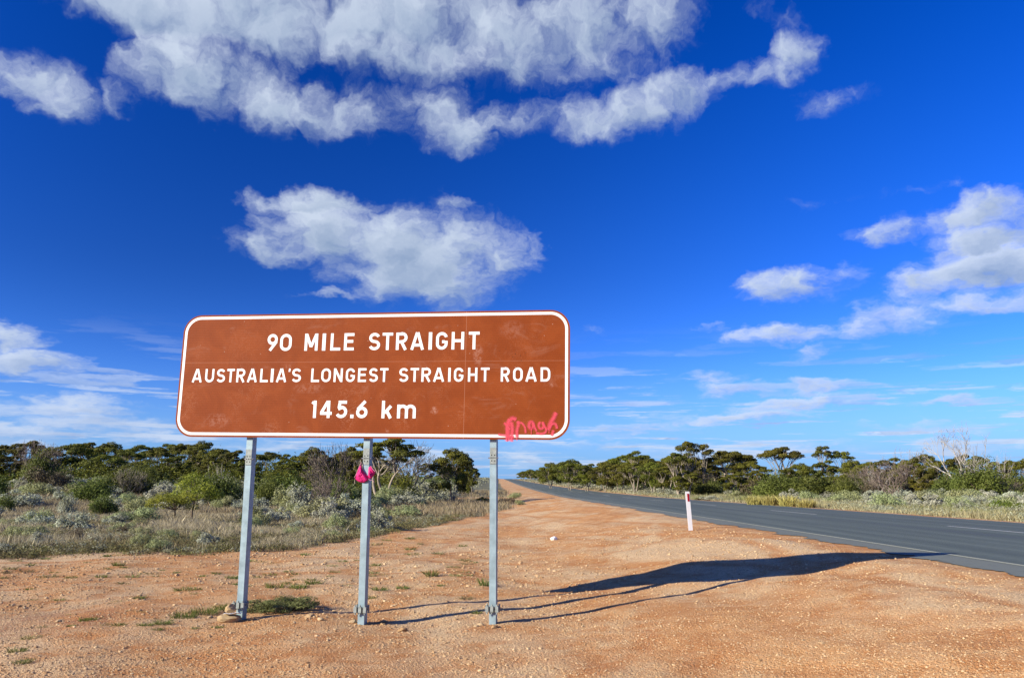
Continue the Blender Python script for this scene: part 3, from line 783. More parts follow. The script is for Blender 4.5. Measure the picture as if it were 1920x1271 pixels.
def pad_points(rs, c, a, b, n, low=-.25):
    d = rnd_dirs(rs, int(n * 1.9)); d = d[(d[:, 2] > low) | (rs.rand(len(d)) < .18)][:n]
    lump = 1 + .16 * np.sin(d[:, 0] * 5 + c[0] * 3) * np.sin(d[:, 1] * 5 + c[1] * 2) + .1 * np.sin(d[:, 2] * 9 + c[0])
    r = (rs.uniform(.35, 1, len(d)) ** .35) * lump
    return np.asarray(c) + d * r[:, None] * np.array([a, a, b]), d


def curve_pts(rs, p, q, n=6, bow=.1, sag=0.):
    p = np.array(p, float); q = np.array(q, float); t = np.linspace(0, 1, n)[:, None]
    L = np.linalg.norm(q - p); P = p * (1 - t) + q * t
    o = rs.randn(3) * bow * L; P += np.sin(t * math.pi) * o + np.sin(t * 2 * math.pi) * rs.randn(3) * bow * .4 * L
    P[:, 2] += (np.sin(t * math.pi) * sag * L)[:, 0]; return P


def tree_proto(seed, h, Rr, npad, low=.35, leaf=.095, per=700, flat=1., nstem=3, prf=(.24, .36), mat='mallee', spread=1., pb=(.36, .5), br=1.):
    """multi-stemmed dryland tree with an umbrella of flat leaf pads"""
    rs = np.random.RandomState(seed); root = empty('mallee_tree')
    pads = []
    for i_ in range(npad):
        rr = Rr * math.sqrt((i_ + .4) / npad) * rs.uniform(.88, 1.05); a_ = i_ * 2.39996 + rs.uniform(-.35, .35)
        zt = h * (1 - .30 * (rr / Rr) ** 2 * flat - rs.uniform(0, .09)); pr = Rr * rs.uniform(*prf)
        pads.append((np.array([rr * math.cos(a_), rr * math.sin(a_), zt - .24 * pr]), pr, pr * rs.uniform(*pb)))
    for i_ in range(int(npad * low)):
        rr = Rr * rs.uniform(.3, .95); a_ = rs.uniform(0, 6.28); pr = Rr * rs.uniform(.2, .34)
        pads.append((np.array([rr * math.cos(a_), rr * math.sin(a_), h * rs.uniform(.22, .66)]), pr, pr * rs.uniform(.45, .7)))
    gb = GB()
    for c_, a_, b_ in pads:
        P_, d_ = pad_points(rs, c_, a_, b_, per); V, F = leaves(rs, P_, d_, leaf, .55, .3)
        gb.add(V, F, np.repeat(np.clip(rs.uniform(0, 1) * .45 + rs.rand(len(P_)) * .55, 0, 1), 4))
    obj('crown', gb.mesh('crown', M[mat]), root)
    gb = GB(); forks = []
    for s_ in range(nstem):
        a_ = s_ * 6.28 / nstem + rs.uniform(-.5, .5); f_ = np.array([math.cos(a_) * Rr * .30 * spread, math.sin(a_) * Rr * .30 * spread, h * rs.uniform(.38, .5)])
        st = np.array([math.cos(a_) * .1, math.sin(a_) * .1, -.15]); r0 = h * rs.uniform(.016, .024) * br
        gb.tube(curve_pts(rs, st, f_, 7, .06), np.linspace(r0, r0 * .62, 7), 6); forks.append((f_, r0 * .6))
    for c_, a_, b_ in pads:
        f_, r_ = min(forks, key=lambda q_: np.linalg.norm(q_[0] - c_))
        e_ = c_ + np.array([0, 0, b_ * .1]); P_ = curve_pts(rs, f_, e_, 6, .07, -.03)
        gb.tube(P_, np.linspace(r_ * .75, r_ * .22, 6), 5)
        for _ in range(4):
            s0 = P_[rs.randint(2, 5)]; t0 = c_ + rnd_dirs(rs, 1)[0] * np.array([a_, a_, b_]) * .8
            gb.tube(curve_pts(rs, s0, t0, 4, .08), np.linspace(r_ * .3, r_ * .1, 4), 4, cap=False)
    obj('trunk', gb.mesh('trunk', M['bark'], True), root)
    root['h'] = h; root['r'] = Rr * 1.18; return root


def bush_proto(seed, name, mat, h, Rr, nb, per, leaf, asp=.5, stems=True, up=.2, core=.5, blob=.36, squash=1.):
    rs = np.random.RandomState(seed); root = empty(name); gb = GB(); cs = []
    for i_ in range(nb):
        d_ = rnd_dirs(rs, 1)[0]; d_[2] = abs(d_[2]) ** .8
        q_ = rs.uniform(core, 1); c_ = np.array([d_[0] * Rr * .78 * q_, d_[1] * Rr * .78 * q_, h * (.14 + .68 * d_[2] * q_ * rs.uniform(.75, 1.15))])
        b_ = Rr * blob * rs.uniform(.5, 1.35); cs.append((c_, b_))
        P_, dd = pad_points(rs, c_, b_, b_ * squash * min(1.3, max(.6, h / Rr * .8)), per, -.5); V, F = leaves(rs, P_, dd, leaf, asp, up)
        V[:, 2] = np.maximum(V[:, 2], .01)
        gb.add(V, F, np.repeat(np.clip(rs.uniform(0, 1) * .5 + rs.rand(len(P_)) * .5, 0, 1), 4))
    obj('foliage', gb.mesh('foliage', M[mat]), root)
    if stems:
        gb = GB()
        for c_, b_ in cs:
            gb.tube(curve_pts(rs, (rs.uniform(-.06, .06) * Rr, rs.uniform(-.06, .06) * Rr, -.05), c_, 5, .06), np.linspace(.018 * h + .004, .006, 5), 4, cap=False)
        obj('stem', gb.mesh('stem', M['darkwood']), root)
    root['h'] = h; root['r'] = Rr; return root


def branchy(rs, gb, p, d, L, r, lvl, kids_, ang, curl=.18, k=6, minr=.004, up=.1):
    n_ = 5; P_ = [np.array(p, float)]; d = np.array(d, float)
    for _ in range(n_):
        d = d + rs.randn(3) * curl; d[2] += up * .3; d /= np.linalg.norm(d); P_.append(P_[-1] + d * L / n_)
    P_ = np.array(P_); gb.tube(P_, np.linspace(r, max(minr, r * .5), n_ + 1), max(3, k), .3 + .5 * rs.rand(), cap=False)
    if lvl <= 0: return
    for q_ in range(kids_):
        t_ = P_[rs.randint(2, n_ + 1)] if q_ else P_[-1]
        nd = d + rnd_dirs(rs, 1)[0] * ang; nd[2] += up; nd /= np.linalg.norm(nd)
        branchy(rs, gb, t_, nd, L * rs.uniform(.5, .8), max(minr, r * rs.uniform(.4, .6)), lvl - 1, kids_, ang, curl, k - 1, minr, up)


def drybush_proto(seed, h, name='dry_shrub'):
    rs = np.random.RandomState(seed); root = empty(name); gb = GB()
    for i_ in range(9):
        a_ = i_ * .7 + rs.uniform(-.3, .3); t_ = rs.uniform(.1, .75)
        branchy(rs, gb, (0, 0, 0), (math.cos(a_) * t_, math.sin(a_) * t_, 1 - .4 * t_), h * .5, .022 * h, 4, 3, .75, .12, 4, .0055, .12)
    o_ = obj('twig', gb.mesh('twig', M['twig']), root); root['h'] = h; root['r'] = h * .6; return root


def deadtree_proto(seed, h, lean=(0, 0), lvl=4, kk=3, r=.022, name='dead_tree'):
    rs = np.random.RandomState(seed); root = empty(name); gb = GB()
    for i_, (a_, t_) in enumerate([(2.9, .75), (.3, .5), (1.6, .3), (2.5, .35)]):
        branchy(rs, gb, (0, 0, -.1), (math.cos(a_) * t_ + lean[0], .3 * math.sin(a_) * t_, 1), h * rs.uniform(.42, .55), r * h, lvl, kk, .62, .16, 6, .012, .12)
    obj('trunk', gb.mesh('trunk', M['deadwood'], True), root); root['h'] = h; root['r'] = h * .5; return root


def dup(proto, loc, rz, sxy, sz, label, cat, group, rename=None):
    if not proto.get('used'):
        proto['used'] = 1; r_ = proto
    else:
        r_ = proto.copy(); COL.objects.link(r_)
        for ch in proto['kids']:
            c_ = ch.copy(); COL.objects.link(c_); c_.parent = r_
    r_.location = loc; r_.rotation_euler = (0, 0, rz); r_.scale = (sxy, sxy, sz)
    for k_ in ('label', 'group', 'category'):
        if k_ in r_: del r_[k_]
    tag(r_, label, cat, group)
    if rename: r_.name = rename
    return r_


def reg(*ps):
    for p_ in ps: p_['kids'] = [c_ for c_ in bpy.data.objects if c_.parent == p_]
    return list(ps)


T = reg(tree_proto(1, 6, 3.4, 15, .9), tree_proto(2, 6, 3.0, 12, .8, nstem=2), tree_proto(3, 6, 3.8, 17, .9, nstem=4),
        tree_proto(4, 6, 2.6, 10, 1.5, nstem=3), tree_proto(5, 6, 3.6, 16, .45, flat=.8, nstem=3))
TT = reg(tree_proto(6, 7, 2.0, 8, .25, per=480, nstem=2, spread=.6, flat=.5, prf=(.3, .5)), tree_proto(7, 7, 1.5, 7, .2, per=420, nstem=1, spread=.5, flat=.6, prf=(.35, .55)))
OT = reg(tree_proto(8, 6, 3.6, 15, .12, flat=.75, nstem=3, pb=(.26, .36), br=1.5, spread=1.1), tree_proto(9, 6, 3.2, 12, .2, flat=.6, nstem=4, pb=(.28, .4), br=1.4), tree_proto(10, 6, 3.9, 17, .1, flat=.9, nstem=3, pb=(.25, .36), br=1.5, prf=(.2, .3)))
GBs = reg(bush_proto(11, 'green_bush', 'green', 2.2, 1.5, 26, 260, .06), bush_proto(12, 'green_bush', 'green', 1.8, 1.5, 22, 260, .06), bush_proto(13, 'green_bush', 'green', 3.0, 1.5, 32, 260, .065))
BBs = reg(bush_proto(15, 'bright_green_bush', 'bright', .8, .8, 16, 200, .035))
SBs = reg(bush_proto(21, 'saltbush', 'silver', 1.0, .9, 34, 130, .032, .6, blob=.20, core=.3), bush_proto(22, 'saltbush', 'silver', .8, .9, 36, 110, .032, .6, blob=.2, core=.25), bush_proto(23, 'saltbush', 'silver', 1.3, 1.0, 48, 100, .034, .6, blob=.18, core=.3))
SGs = reg(bush_proto(31, 'sage_bush', 'sage', 1.1, .9, 34, 140, .032, .5, blob=.25, up=.6), bush_proto(32, 'sage_bush', 'sage', .8, .9, 26, 140, .032, .5, blob=.27, up=.6))
DBs = reg(drybush_proto(41, 1.6), drybush_proto(42, 1.6))
BRs = reg(bush_proto(45, 'brown_bush', 'brownleaf', 1.0, .8, 18, 150, .03))
DTs = reg(deadtree_proto(51, 6), deadtree_proto(52, 5, lvl=3))
YTs = reg()


def small_tree(seed):
    rs = np.random.RandomState(seed); root = empty('young_tree'); gb = GB(); h, Rr = 2.2, .75; cs = []
    for i_ in range(18):
        rr = Rr * math.sqrt((i_ + .5) / 18); a_ = i_ * 2.4; c_ = np.array([rr * math.cos(a_), rr * math.sin(a_), h * (.83 - .25 * (rr / Rr) ** 2 - rs.uniform(0, .22))]); cs.append(c_)
        P_, dd = pad_points(rs, c_, .27, .2, 240, -.6); V, F = leaves(rs, P_, dd, .032, .5, .2); gb.add(V, F, np.repeat(rs.rand() * .5 + rs.rand(len(P_)) * .5, 4))
    obj('crown', gb.mesh('crown', M['yellowg']), root)
    gb = GB(); f_ = np.array([.08, 0, h * .38]); gb.tube(curve_pts(rs, (0, 0, -.05), f_, 5, .05), np.linspace(.035, .025, 5), 6)
    for c_ in cs: gb.tube(curve_pts(rs, f_, c_, 5, .06), np.linspace(.018, .005, 5), 4, cap=False)
    obj('trunk', gb.mesh('trunk', M['darkwood'], True), root); root['h'] = h; root['r'] = Rr * 1.2; return root


YTs = reg(small_tree(61), small_tree(62))
rg = random.Random(9)


def tree_at(px, topy, D, wpx, proto, label, group=None, cat='tree', rename=None):
    x, y, z = atD(px, topy, D); zg = float(gz(x, y)); h = max(.5, z - zg)
    s = wpx / 2 / FPX * D / proto['r'] if wpx else h / proto['h']
    return dup(proto, (x, y, zg - .03), rg.uniform(0, 6.28), s, h / proto['h'], label, cat, group, rename)


def bush_at(px, by, topy, wpx, proto, label, group=None, cat='bush', rename=None, rz=None):
    x, y, z = place(px, by)
    h = max(.12, (atD(px, topy, y)[2] - z) * 1.12); s = wpx * 1.22 / 2 / FPX * y / proto['r']
    return dup(proto, (x, y, z - .02), rg.uniform(0, 6.28) if rz is None else rz, s, h / proto['h'], label, cat, group, rename)


# ------------------------------------------------------------------ trees, one by one
LEFT_TREES = [  # px, top, depth, width, proto
    (-30, 838, 92, 90, 0), (8, 831, 98, 60, 1), (54, 824, 95, 75, 2), (100, 842, 86, 70, 3), (136, 832, 90, 115, 0), (168, 827, 104, 70, 1), (206, 829, 100, 65, 4),
    (240, 840, 88, 60, 3), (270, 831, 94, 75, 2), (300, 838, 86, 50, 1), (318, 829, 102, 60, 4), (342, 828, 100, 50, 0), (382, 827, 98, 70, 2), (415, 838, 90, 60, 1), (440, 842, 86, 60, 3),
    (480, 846, 92, 60, 0), (510, 845, 95, 55, 1), (548, 850, 88, 60, 3), (590, 838, 84, 60, 2), (-60, 842, 84, 80, 2), (20, 852, 76, 70, 3), (75, 856, 74, 70, 3), (200, 852, 78, 80, 0), (330, 852, 80, 70, 3), (270, 856, 74, 60, 3), (400, 858, 76, 70, 3), (460, 862, 74, 60, 3), (540, 866, 80, 60, 3), (640, 850, 86, 70, 0)]
_o1 = 'first second third fourth fifth sixth seventh eighth ninth tenth eleventh twelfth thirteenth fourteenth fifteenth sixteenth seventeenth eighteenth nineteenth'.split()
ordn = list(_o1)
for _t, _th in (('twenty', 'twentieth'), ('thirty', 'thirtieth'), ('forty', 'fortieth'), ('fifty', 'fiftieth'), ('sixty', 'sixtieth'), ('seventy', 'seventieth')): ordn += [_th] + [_t + '-' + q for q in _o1[:9]]
AUTO_T = []
LT = 'trees in the dense dark treeline left of the sign'
for px, ty, D, wd, k_ in LEFT_TREES:
    AUTO_T.append((tree_at(px, ty, D, wd * 1.12, T[k_] if int(px) % 3 or ty > 850 else OT[k_ % 3], 'dark olive tree', LT), 'dark olive tree', 1))
tree_at(722, 818, 62, 165, OT[2], 'large pale-trunked umbrella tree standing behind the middle sign post')
tree_at(665, 836, 66, 75, T[3], 'smaller olive tree crown overlapping the left side of the large umbrella tree')
tree_at(850, 840, 66, 92, T[2], 'dense flat-topped olive tree between the middle and right sign posts')
tree_at(884, 868, 72, 36, T[3], 'low dark tree crown at the right foot of the flat-topped olive tree')

RT_ = [(1190, 843, 105, 40, TT[1], 'small round tree crown on a thin stem rising above the treeline across the road'),
       (1270, 846, 84, 62, OT[1], 'broad olive crown left of the twin-topped tall tree, behind the marker post'),
       (1290, 822, 86, 50, TT[0], 'tall tree with stacked crowns directly behind the marker post'),
       (1318, 830, 86, 36, TT[1], 'thin tall tree leaning out right of the tallest tree behind the marker post'),
       (1366, 841, 88, 105, OT[0], 'wide open-branched umbrella tree right of the tallest tree behind the marker post'),
       (1465, 835, 84, 90, OT[1], 'dense round-topped tree with twin white trunks across the road'),
       (1541, 834, 88, 36, TT[1], 'slender tree with small flat crown, left one of a pair across the road'),
       (1576, 841, 88, 46, TT[0], 'slender tree with small flat crown, right one of a pair across the road'),
       (1545, 861, 80, 60, T[3], 'low bushy tree at the foot of the slender pair across the road')]
for px, ty, D, wd, p_, lb in RT_: tree_at(px, ty, D, wd * 1.05, p_, lb)
RT2 = 'trees in the olive treeline across the road'
for px, ty, D, wd, k_ in [(1068, 861, 130, 60, 4), (1032, 867, 150, 50, 2), (1100, 868, 120, 55, 3), (1133, 866, 112, 60, 0), (1161, 868, 106, 55, 1), (1190, 866, 100, 60, 3), (1222, 866, 96, 60, 2), (1250, 870, 92, 60, 1),
                          (1330, 868, 90, 60, 3), (1405, 862, 86, 60, 1), (1425, 872, 82, 50, 3), (1500, 868, 80, 60, 2), (1598, 862, 84, 55, 1), (1625, 866, 82, 60, 3), (1665, 857, 84, 75, 0), (1700, 859, 82, 60, 4), (1733, 852, 84, 70, 2), (1765, 862, 80, 60, 1),
                          (1800, 850, 86, 60, 4), (1835, 852, 84, 60, 0), (1870, 864, 80, 50, 1), (1898, 859, 78, 60, 2), (1930, 856, 76, 60, 3), (1960, 850, 78, 80, 0), (1480, 872, 76, 50, 3), (1650, 876, 72, 50, 3), (1725, 878, 72, 50, 3), (1590, 880, 70, 45, 3), (1380, 880, 76, 50, 3), (1290, 880, 80, 50, 3)]:
    AUTO_T.append((tree_at(px, ty, D, wd * 1.08, (OT + T)[(k_ * 3 + int(px)) % 7 if ty < 868 and px > 1180 else 3 + k_], 'olive tree', RT2), 'olive tree', 1))
# rows running to the far end of the road
far = []
for D in list(np.geomspace(105, 760, 34)):
    for lane in (0, 1):
        xp = rg.uniform(20, 25) + lane * rg.uniform(4, 9); x = xp - .0185 * D; zg = float(gz(x, D)); h = rg.uniform(4.4, 6.0) * (1 if D < 400 else 1.15)
        p_ = T[rg.randrange(5)]; far.append(1); AUTO_T.append((dup(p_, (x, D, zg - .05), rg.uniform(0, 6.28), h / 6 * rg.uniform(.9, 1.15), h / 6, 'distant olive tree in the row beside the road as it narrows to the horizon', 'tree', 'distant trees along the right of the road'), 'distant tree', 2))
for D in list(np.geomspace(110, 700, 22)):
    xp = -rg.uniform(8, 14) - (8 if D < 180 else 0) - D * .02; x = xp - .0185 * D; zg = float(gz(x, D)); h = rg.uniform(3.8, 5.0); p_ = T[rg.randrange(5)]
    AUTO_T.append((dup(p_, (x, D, zg - .05), rg.uniform(0, 6.28), h / 6, h / 6, 'distant dark tree left of the road near the horizon', 'tree', 'distant trees along the left of the road'), 'distant tree', 2))
# dead trees
tree_at(1790, 803, 76, 95, DTs[0], 'large dead tree with bare pale branches right of the slender pair', None, 'dead tree')
tree_at(1826, 845, 74, 50, DTs[1], 'pale dead tree stump with forked limbs beside the largest dead tree', None, 'dead tree')
tree_at(1874, 843, 74, 30, DTs[1], 'thin bleached dead tree nearest the right edge of the treeline', None, 'dead tree')
tree_at(1640, 866, 70, 36, DTs[1], 'leaning bleached dead branch in the middle of the right treeline', None, 'dead tree')
tree_at(1700, 842, 84, 60, DTs[0], 'dark bare branches poking above the right treeline', None, 'dead tree')
tree_at(412, 866, 52, 34, DTs[1], 'small bleached dead tree in the scrub left of the left sign post', None, 'dead tree')

# ------------------------------------------------------------------ bushes one by one
GL = [(345, 985, 880, 84, YTs[0], 'yellow-green young tree, left one of the pair in the dry grass', 'young tree', 'tree'),
      (385, 978, 878, 84, YTs[1], 'taller green young tree, right one of the pair in the dry grass', 'young tree', 'tree')]
x, y, z = place(322, 985)
h1 = atD(330, 908, y)[2] - z
dup(YTs[0], (x, y, z), 1., 1.12, h1 / 2.2, 'yellow-green young tree, left one of the pair in the dry grass', 'tree', None)
x, y, z = place(362, 978); h1 = atD(365, 876, y)[2] - z
dup(YTs[1], (x, y, z), 2., 1.3, h1 / 2.2, 'taller green young tree, right one of the pair in the dry grass', 'tree', None)
BL = [  # px, base, top, width, proto, label
    (68, 918, 846, 62, GBs[1], 'tall dull olive bush at the left end of the left treeline'),
    (80, 917, 884, 56, SGs[0], 'broad sage bush with brown base near the left edge'),
    (40, 920, 892, 24, SBs[0], 'silver bush just left of the broad sage bush at the left edge'),
    (135, 920, 892, 64, SBs[1], 'wide silver-blue saltbush right of the broad sage bush'),
    (190, 920, 892, 50, SGs[1], 'pale green sage bush behind the round pale saltbushes'),
    (188, 946, 910, 34, SGs[0], 'upright pale green saltbush at the edge of the dry grass'),
    (212, 948, 926, 32, SGs[1], 'low pale green saltbush between two rounder ones'),
    (243, 948, 920, 38, SGs[0], 'round whitish-green saltbush, right one of the trio by the dry grass'),
    (240, 962, 944, 44, SBs[0], 'low silver saltbush below the round whitish-green one'),
    (125, 968, 922, 36, SBs[2], 'dark grey saltbush standing alone in the dry grass at left'),
    (148, 972, 958, 30, SBs[1], 'small grey saltbush at the foot of the dark grey one'),
    (10, 965, 944, 36, SBs[1], 'low grey saltbush cut by the left edge of the picture'),
    (248, 925, 876, 48, GBs[0], 'green bush at left in front of the treeline, tallest of three'),
    (272, 918, 868, 44, GBs[2], 'dark green bush behind the tallest green bush at left'),
    (296, 915, 877, 36, GBs[1], 'orange-tinted green bush between the green bush and the young trees'),
    (300, 950, 902, 60, SBs[2], 'large silver-grey shrub behind the yellow-green young tree'),
    (340, 905, 858, 60, GBs[2], 'dark green tall bush behind the pair of young trees'),
    (375, 900, 852, 60, GBs[0], 'broad dark green bush in front of the treeline left of the left post'),
    (430, 940, 892, 50, SGs[0], 'tall sage shrub beside the left sign post'),
    (420, 955, 928, 46, SGs[1], 'rounded yellowish saltbush at the left post'),
    (500, 950, 895, 44, GBs[0], 'green bush just right of the left sign post'),
    (540, 955, 905, 60, SGs[0], 'tall pale sage bush between the left and middle posts'),
    (560, 962, 900, 50, SBs[2], 'silver bush nearest the left post between the two posts'),
    (600, 958, 925, 50, SBs[0], 'low silver bush in the middle gap between left and middle posts'),
    (585, 905, 858, 50, GBs[0], 'dark green bush before the treeline between left and middle posts'),
    (545, 900, 862, 44, GBs[2], 'second dark green bush before the treeline between left and middle posts'),
    (650, 950, 905, 46, SGs[0], 'yellowish sage bush just left of the middle post'),
    (725, 945, 905, 44, SGs[0], 'pale sage bush just right of the middle post'),
    (750, 945, 912, 50, SGs[1], 'low pale sage bush right of the middle post'),
    (768, 938, 922, 24, BBs[0], 'small bright green bush, left one of two right of the middle post'),
    (833, 928, 908, 26, BBs[0], 'small bright green bush, right one of two right of the middle post'),
    (815, 932, 905, 44, SGs[1], 'pale saltbush between the two small bright green bushes'),
    (790, 934, 902, 40, SBs[2], 'dark grey-green saltbush left of the bright green bush pair gap'),
    (840, 936, 918, 50, SBs[0], 'low silver saltbush under the right bright green bush'),
    (870, 925, 905, 40, SBs[1], 'silver saltbush at the right end of the left scrub'),
    (712, 918, 895, 34, GBs[0], 'dark green bush at the foot of the large umbrella tree'),
    (905, 942, 930, 26, BBs[0], 'low dark green bush beside the sandy track'),
    (955, 945, 932, 40, BRs[0], 'brown low bush right of the right sign post'),
    (975, 946, 936, 20, SGs[1], 'small sage bush right of the brown low bush'),
    (965, 934, 922, 26, SGs[1], 'pale flat bush on the sand behind the right sign post'),
    # across the road
    (1847, 940, 870, 84, GBs[2], 'tall dense green bush in front of the dead trees across the road'),
    (1806, 938, 886, 44, GBs[0], 'round green bush at the left foot of the tall dense green bush'),
    (1900, 935, 885, 60, GBs[1], 'green bush cut by the right edge of the picture'),
    (1875, 958, 935, 36, BBs[0], 'bright green bush by the verge near the right edge'),
    (1910, 962, 940, 36, BBs[0], 'bright green bush by the verge cut by the right edge'),
    (1707, 925, 886, 36, GBs[1], 'bright round green bush in the middle of the right treeline'),
    (1678, 922, 895, 22, GBs[0], 'small round green bush left of the bright round one'),
    (1635, 920, 898, 22, GBs[1], 'small dark green bush right of the large sage saltbush'),
    (1583, 918, 890, 32, GBs[0], 'yellow-green bush left of the large sage saltbush'),
    (1590, 938, 896, 56, SGs[0], 'large sage saltbush with chunky pale clumps across the road'),
    (1565, 945, 925, 40, SGs[1], 'low pale saltbush at the left foot of the chunky sage saltbush'),
    (1530, 932, 905, 32, SBs[2], 'upright pale saltbush left of the chunky sage saltbush'),
    (1494, 936, 912, 34, BRs[0], 'brown dry bush behind the yellow grass across the road'),
    (1440, 930, 912, 40, SBs[1], 'silver saltbush behind the yellow grass across the road'),
    (1463, 925, 900, 24, GBs[0], 'green bush left of the brown dry bush'),
    (1412, 922, 884, 50, GBs[1], 'broad bright green bush left of the tree with twin white trunks'),
    (1450, 920, 892, 40, GBs[0], 'green bush at the foot of the tree with twin white trunks'),
    (1330, 920, 895, 50, GBs[1], 'green bush behind and right of the marker post'),
    (1226, 916, 895, 30, GBs[1], 'round green bush across the road left of the marker post'),
    (1196, 914, 894, 36, GBs[0], 'green bush second left of the marker post across the road'),
    (1160, 912, 892, 30, GBs[2], 'green bush right of the distant diamond sign'),
    (1110, 912, 888, 36, GBs[1], 'dark green bush left of the distant diamond sign'),
    (1056, 908, 886, 26, GBs[0], 'green bush far along the road before the distant diamond sign'),
    (1330, 938, 928, 40, SBs[0], 'low saltbush on the verge just right of the marker post'),
    (1310, 937, 928, 26, SGs[1], 'small sage bush on the verge touching the marker post'),
    (1385, 918, 903, 36, SBs[1], 'silver saltbush in front of the wide open-branched tree'),
    (1340, 916, 903, 36, SBs[2], 'silver saltbush left of the one before the wide open-branched tree'),
    (1285, 920, 910, 30, SBs[0], 'silver saltbush directly behind the top of the marker post'),
    (1115, 912, 898, 20, SGs[0], 'pale sage bush just left of the distant diamond sign'),
]
for px, by, ty, wd, p_, lb in BL: bush_at(px, by, ty, wd, p_, lb)
bush_at(62, 917, 850, 60, DBs[0], 'leafless brown shrub in front of the treeline near the left edge', None, 'dry shrub')
bush_at(622, 950, 862, 66, DBs[0], 'tall grey leafless shrub just left of the middle post', None, 'dry shrub')
bush_at(770, 925, 850, 80, DBs[1], 'broad grey leafless shrub in front of the large umbrella tree', None, 'dry shrub')
bush_at(612, 962, 905, 50, DBs[1], 'brown twiggy shrub below the tall grey leafless one', None, 'dry shrub')
bush_at(1655, 930, 898, 34, DBs[0], 'brown leafless shrub in the scrub of the right treeline', None, 'dry shrub')
bush_at(1880, 940, 905, 60, DBs[1], 'grey leafless shrub right of the tall dense green bush', None, 'dry shrub')

# background scrub, every bush its own object
def scatter(n, xf, Yr, protos, label, group, hr, seed, cond=None):
    r_ = random.Random(seed); c_ = 0; tries = 0; pos = []
    while c_ < n and tries < n * 60:
        tries += 1; Y = math.exp(r_.uniform(math.log(Yr[0]), math.log(Yr[1]))); x = r_.uniform(*xf(Y))
        if cond and not cond(x, Y): continue
        if any((x - a_) ** 2 + (Y - b_) ** 2 < (.5 + .006 * Y) ** 2 for a_, b_ in pos): continue
        pos.append((x, Y)); h = r_.uniform(*hr); p_ = r_.choice(protos)
        o_ = dup(p_, (x, Y, float(gz(x, Y)) - .03), r_.uniform(0, 6.28), h / p_['h'] * r_.uniform(.9, 1.3), h / p_['h'], label, 'bush', group); c_ += 1; AUTO.append((o_, {'saltbush': 'silver saltbush', 'sage_bush': 'yellowish sage bush', 'green_bush': 'green bush', 'bright_green_bush': 'bright green bush', 'brown_bush': 'brown bush', 'dry_shrub': 'leafless shrub'}[p_.name.split('.')[0]], 0))


AUTO = []
notrack = lambda x, Y: not (74 < Y < 88 and x + .0185 * Y > -9)
scatter(150, lambda Y: (-.70 * Y, -.05 * Y - 3.0 if Y > 40 else -.22 * Y), (30, 95), SBs + SGs + SBs + SGs, 'low silver-grey saltbush in the dense scrub field left of the road', 'saltbushes in the left scrub field', (.55, 1.2), 71, lambda x, Y: notrack(x, Y) and Y > (47 if x / Y < -.5 else 41 if x / Y < -.33 else 30))
scatter(18, lambda Y: (-.68 * Y, -.10 * Y - 2), (45, 88), GBs + [DBs[0]] + [BRs[0]], 'green or brown bush scattered in front of the left treeline', 'green and brown bushes in the left scrub', (1.2, 2.3), 72, notrack)
scatter(95, lambda Y: (18 - .0185 * Y, .72 * Y), (36, 95), SBs + SGs, 'low silver-grey saltbush in the scrub between the road and the far treeline', 'saltbushes across the road', (.55, 1.2), 73, lambda x, Y: x + .0185 * Y > 19)
scatter(46, lambda Y: (20 - .0185 * Y, .70 * Y), (60, 130), GBs + DBs[:1] + BRs, 'green bush along the foot of the treeline across the road', 'green bushes across the road', (1.4, 2.6), 74, lambda x, Y: x + .0185 * Y > 21)
scatter(26, lambda Y: (17.5 - .0185 * Y, 24 - .0185 * Y), (75, 420), SBs + SGs + GBs[:1], 'small bush on the verge beside the distant road', 'bushes on the distant right verge', (.7, 1.4), 75)

scatter(44, lambda Y: (-.66 * Y, -.10 * Y - 1.2), (18.2, 34), SGs + SBs[:1] + [BRs[0]] + SGs, 'small bush', 'small bushes in the dry grass', (.22, .5), 77, lambda x, Y: not (-.46 < x / Y < -.35 and Y > 24) and vegmask(np.array([x]), np.array([Y]))[0] > .6)
scatter(30, lambda Y: (-.66 * Y, -.12 * Y - 1.2), (27, 48), GBs[:1] + SGs + SBs + SGs, 'bush', 'bushes at the back of the dry grass', (.45, 1.1), 78, lambda x, Y: not (-.46 < x / Y < -.34 and Y < 44) and vegmask(np.array([x]), np.array([Y]))[0] > .6)
REG_L = [(-9e9, 130, 'at far left'), (130, 300, 'left of the young trees'), (300, 450, 'behind the young trees'), (450, 680, 'between left and middle posts'), (680, 915, 'between middle and right posts')]
REG_R = [(-9e9, 1130, 'left of the distant diamond sign'), (1130, 1290, 'left of the marker post'), (1290, 1480, 'right of the marker post'), (1480, 1700, 'right of the yellow grass'), (1700, 9e9, 'near the right edge')]


OUTS = []


